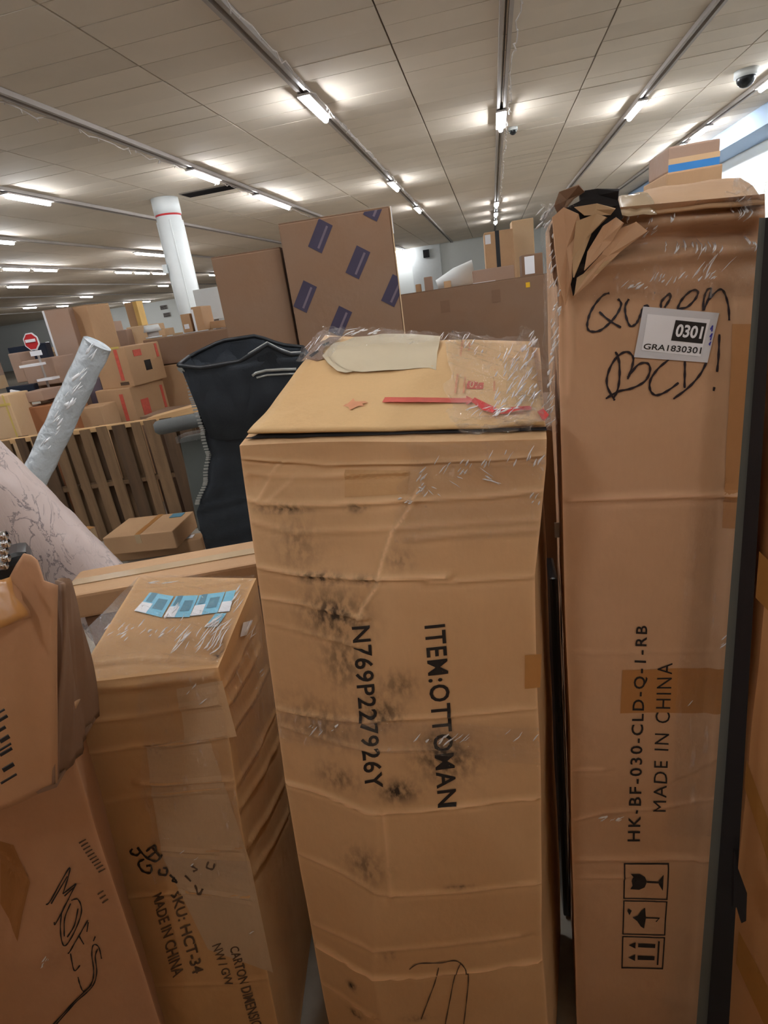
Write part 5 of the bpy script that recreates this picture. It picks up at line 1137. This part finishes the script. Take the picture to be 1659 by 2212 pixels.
T5.strokes('small_print', 'front', [mq(p) for p in [[(405 + k * 11, 425 + k * 17), (440 + k * 11, 405 + k * 17)] for k in range(10)]] + [mq(p) for p in [[(500 + k * 12, 690 + k * 22), (530 + k * 12, 670 + k * 22)] for k in range(3)]], 3, M['ink_faint'], t5)

t6 = thing('torn_open_carton', 'torn open tan carton with ragged upright flaps at the left photo edge', 'box', (-1.0, .72, CZ - .76))
def wallgrid(name, Abot, Bbot, Atop, Btop, ragged, mat, th=.005, n=(40, 30), bulge=.02, seed=0):
    Abot, Bbot, Atop, Btop = [np.array(q, float) for q in (Abot, Bbot, Atop, Btop)]; V = []; F = []
    nn = np.cross(Bbot - Abot, Atop - Abot); nn /= np.linalg.norm(nn)
    for j in range(n[1] + 1):
        for i in range(n[0] + 1):
            a, b = i / n[0], j / n[1]; top = Atop * (1 - a) + Btop * a; bot = Abot * (1 - a) + Bbot * a
            rg = np.interp(a, [r_[0] for r_ in ragged], [r_[1] for r_ in ragged]); q = bot + (top - bot) * b * rg
            V.append(q + nn * (bulge * math.sin(b * 3.1) * .6 + .008 * math.sin(a * 9 + b * 4 + seed) + .004 * math.sin(a * 31 + b * 3)))
    for j in range(n[1]):
        for i in range(n[0]): k = j * (n[0] + 1) + i; F.append((k, k + 1, k + n[0] + 2, k + n[0] + 1))
    me = bpy.data.meshes.new(name); me.from_pydata([tuple(map(float, q)) for q in V], [], F); me.update()
    for nm in ('wear', 'dirt'): me.attributes.new(nm, 'FLOAT', 'POINT')
    o = link(name, me, mat, t6, True); sm = o.modifiers.new('s', 'SOLIDIFY'); sm.thickness = th; sm.offset = 0; return o
zb6 = CZ - .75
FRb = np.array([*pt(118, 1690, 1.08)[:2], zb6]); FRt = pt(128, 1262, 1.12); FLb = np.array([FRb[0] - .42, FRb[1] - .26, zb6]); FLt = np.array([FRt[0] - .40, FRt[1] - .24, FRt[2]])
BRb = np.array([FRb[0] - .05, FRb[1] + .19, zb6]); BRt = pt(146, 1250, 1.32)
wallgrid('front_wall', FLb, FRb, FLt, FRt, [(0, 1.0), (.55, .99), (.66, .97), (.74, .96), (.80, 1.03), (.87, 1.19), (.92, 1.16), (.95, 1.04), (1, 1.0)], M['hero_d'], seed=1)
wallgrid('right_wall', FRb, BRb, FRt, BRt, [(0, 1), (.5, 1.02), (1, .98)], M['kraft_dark'], n=(14, 20), bulge=.004, seed=4)
wallgrid('back_wall', np.array([FLb[0] - .05, FLb[1] + .19, zb6]), BRb, np.array([FLt[0] - .05, FLt[1] + .2, FLt[2] - .1]), BRt - np.array([0, 0, .02]), [(0, 1), (.4, 1.05), (.7, .95), (1, 1)], M['kraft_dark'], seed=6, bulge=.0)
MB().hexa([FLb, FRb, BRb, (FLb[0] - .05, FLb[1] + .19, zb6)] + [np.array(q) + np.array([0, 0, .006]) for q in (FLb, FRb, BRb, (FLb[0] - .05, FLb[1] + .19, zb6))]).build('floor_panel', M['kraft_dark'], t6)
flap('inner_flap', [(-60, 1240), (40, 1258), (62, 1335), (-60, 1380)], [1.13, 1.15, 1.11, 1.08], M['hero_d'], t6, .004)
flap('hanging_flap', [(120, 1525), (168, 1512), (128, 1615), (116, 1620)], [1.12, 1.16, 1.12, 1.10], M['kraft'], t6, .003)
flap('brown_tape', [(-30, 1262), (18, 1248), (58, 1330), (-30, 1372)], [1.10, 1.115, 1.08, 1.05], M['tape'], t6, .001)
for k, (x, y, l) in enumerate(((10, 1532, 22), (16, 1546, 24), (20, 1590, 20), (24, 1606, 26), (26, 1616, 26), (30, 1650, 24), (36, 1672, 34), (12, 1570, 14))):
    A, B = pt(x - l, y + l * .6, 1.035), pt(x, y, 1.035); mb = MB(); mb.box((A + B) / 2, (np.linalg.norm(B - A), .003, .003 + .002 * (k % 3)), Vector(B - A).to_track_quat('X', 'Z').to_matrix()).build('printed_bar', M['ink'], t6)

# ---- 5. long flat carton behind the short wrapped one and its support; dark gap filler
zt = CZ - .76; FLp = onz(120, 1294, zt); BRp = onz(575, 1208, zt); BLp = onz(300, 1250, zt)
dv = (BRp - onz(395, 1240, zt))[:2]; dv /= np.linalg.norm(dv); nv = np.array([-dv[1], dv[0]]); dep = float(np.dot((BRp - FLp)[:2], nv)); Wf = float(np.dot((BRp - FLp)[:2], dv)) 
t = thing('long_flat_carton', 'long flat tan carton lying behind the short wrapped carton', 'box', (FLp[0], FLp[1], zt - .085), math.atan2(dv[1], dv[0]))
dep = max(dep, .22)
o = MB().box((Wf / 2, dep / 2, .042), (Wf, dep, .085)).build('body', M['kraft'], bevel=.01); o.parent = t
o = MB().box((Wf * .5, dep / 2, .0865), (Wf * .96, .05, .003)).build('packing_tape', M['clear_tape']); o.parent = t
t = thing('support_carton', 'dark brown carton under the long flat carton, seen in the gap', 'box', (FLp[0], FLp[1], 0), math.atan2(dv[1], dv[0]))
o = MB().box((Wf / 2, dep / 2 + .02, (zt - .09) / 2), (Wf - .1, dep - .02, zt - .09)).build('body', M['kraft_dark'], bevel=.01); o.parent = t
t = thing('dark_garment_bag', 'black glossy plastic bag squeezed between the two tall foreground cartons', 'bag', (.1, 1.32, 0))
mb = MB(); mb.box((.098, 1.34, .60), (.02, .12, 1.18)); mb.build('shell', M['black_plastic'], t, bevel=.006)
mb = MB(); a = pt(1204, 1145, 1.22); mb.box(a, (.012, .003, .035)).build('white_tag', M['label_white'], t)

for k, (x, w_, h_) in enumerate(((-1.35, .8, 2.25), (-.5, .8, 2.35), (.4, .9, 2.3), (1.3, .8, 2.4))):  # unseen cartons added to block lamps and darken the foreground bottoms
    o = MB().box((x, -.82 - .04 * k, h_ / 2), (w_, .7, h_)).build('carton', M['kraft'], bevel=.012); tag(o, 'unseen brown carton added behind the camera to shade the foreground, ' + ('far left', 'left of the middle', 'right of the middle', 'far right')[k], 'box', 'unseen cartons added behind the camera for shade')

# cartons added behind the foreground row to shade the gaps between tall ones
for x, y, w_, d_, h_, l in ((-.06, 1.80, .50, .50, 1.50, 'brown carton added behind the middle wrapped carton to shade the gaps'), (.50, 1.92, .5, .5, 1.7, 'brown carton added behind the queen carton to shade the gaps'), (-.52, 1.83, .32, .34, .9, 'low brown carton added behind the middle and short wrapped cartons to shade the gap')):
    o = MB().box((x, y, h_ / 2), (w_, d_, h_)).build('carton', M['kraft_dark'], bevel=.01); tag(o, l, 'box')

glint_strands(T1, 'front', [(915, 1040, 9, 12, 28, 22, 50), (1000, 1005, 10, 60, 14, 24, 55), (1035, 1030, 8, 60, 14, 30, -25), (880, 1075, 5, 14, 5, 20, 20), (960, 1590, 14, 60, 10, 26, 40), (1130, 1585, 8, 40, 9, 24, 50), (710, 1572, 7, 40, 16, 18, 45), (1100, 985, 12, 70, 14, 26, 60), (1160, 1075, 4, 18, 14, 18, 60), (925, 1060, 4, 30, 10, 20, -35)], t1, .007, 1, k_r=1.2)
glint_strands(T1, 'top', [(790, 738, 14, 30, 5, 26, 22), (990, 742, 16, 30, 10, 16, 55), (1120, 790, 20, 40, 40, 26, 60), (1130, 870, 22, 40, 35, 26, 50), (1075, 915, 14, 50, 8, 26, 25), (1030, 775, 8, 20, 20, 20, 60), (690, 760, 7, 20, 16, 30, 45)], t1, .026, 2, k_r=1.2)
glint_strands(T1, None, [(1140, 750, 14, 16, 30, 22, 60), (1110, 830, 22, 50, 50, 30, 60), (1150, 900, 16, 40, 18, 30, 40)], t1, 0, 3, direct=.96)
glint_strands(T3, 'top', [(395, 1385, 10, 16, 24, 50, 56), (455, 1385, 16, 24, 20, 44, 52), (480, 1360, 14, 18, 16, 40, 40), (300, 1365, 8, 45, 12, 22, 45), (350, 1380, 5, 25, 15, 20, 45), (520, 1300, 8, 14, 24, 36, 60), (250, 1375, 7, 30, 16, 20, 40), (350, 1266, 5, 30, 3, 24, 5), (380, 1330, 5, 20, 20, 22, 55)], t3, .012, 4, k_r=1.5)
glint_strands(T3, 'right', [(535, 1360, 6, 8, 14, 30, 60), (555, 1460, 4, 8, 30, 14, 50)], t3, .008, 5); glint_strands(T3, 'front', [(400, 1850, 3, 30, 20, 14, 40), (560, 2010, 10, 16, 30, 30, 30), (430, 1500, 4, 30, 20, 20, 45)], t3, .006, 6)
glint_strands(T2, 'front', [(1370, 500, 14, 50, 12, 22, 56), (1400, 470, 10, 60, 8, 20, 60), (1480, 535, 14, 50, 10, 26, 56), (1450, 600, 14, 60, 12, 20, 56), (1375, 615, 8, 30, 8, 22, 40), (1530, 594, 5, 10, 6, 20, 45), (1610, 450, 16, 26, 20, 34, 60), (1540, 560, 8, 60, 24, 50, 62), (1620, 520, 6, 10, 20, 26, 60), (1310, 1760, 7, 40, 6, 20, 25), (1567, 1690, 4, 4, 8, 26, 50), (1558, 1380, 3, 4, 12, 20, 40), (1490, 1512, 1, 2, 4, 18, 50), (1245, 475, 6, 12, 8, 24, 10)], t2, .009, 7)
glint_strands(T2, None, [(1196, 560, 14, 8, 60, 20, 62), (1200, 700, 16, 8, 60, 18, 62), (1190, 820, 14, 8, 70, 20, 58), (1175, 470, 10, 10, 20, 26, 50), (1210, 640, 8, 4, 60, 14, 65)], t2, 0, 8, direct=.985)
glint_strands(T5, 'front', [(98, 2060, 4, 8, 18, 14, 60)], t5, .006, 9)
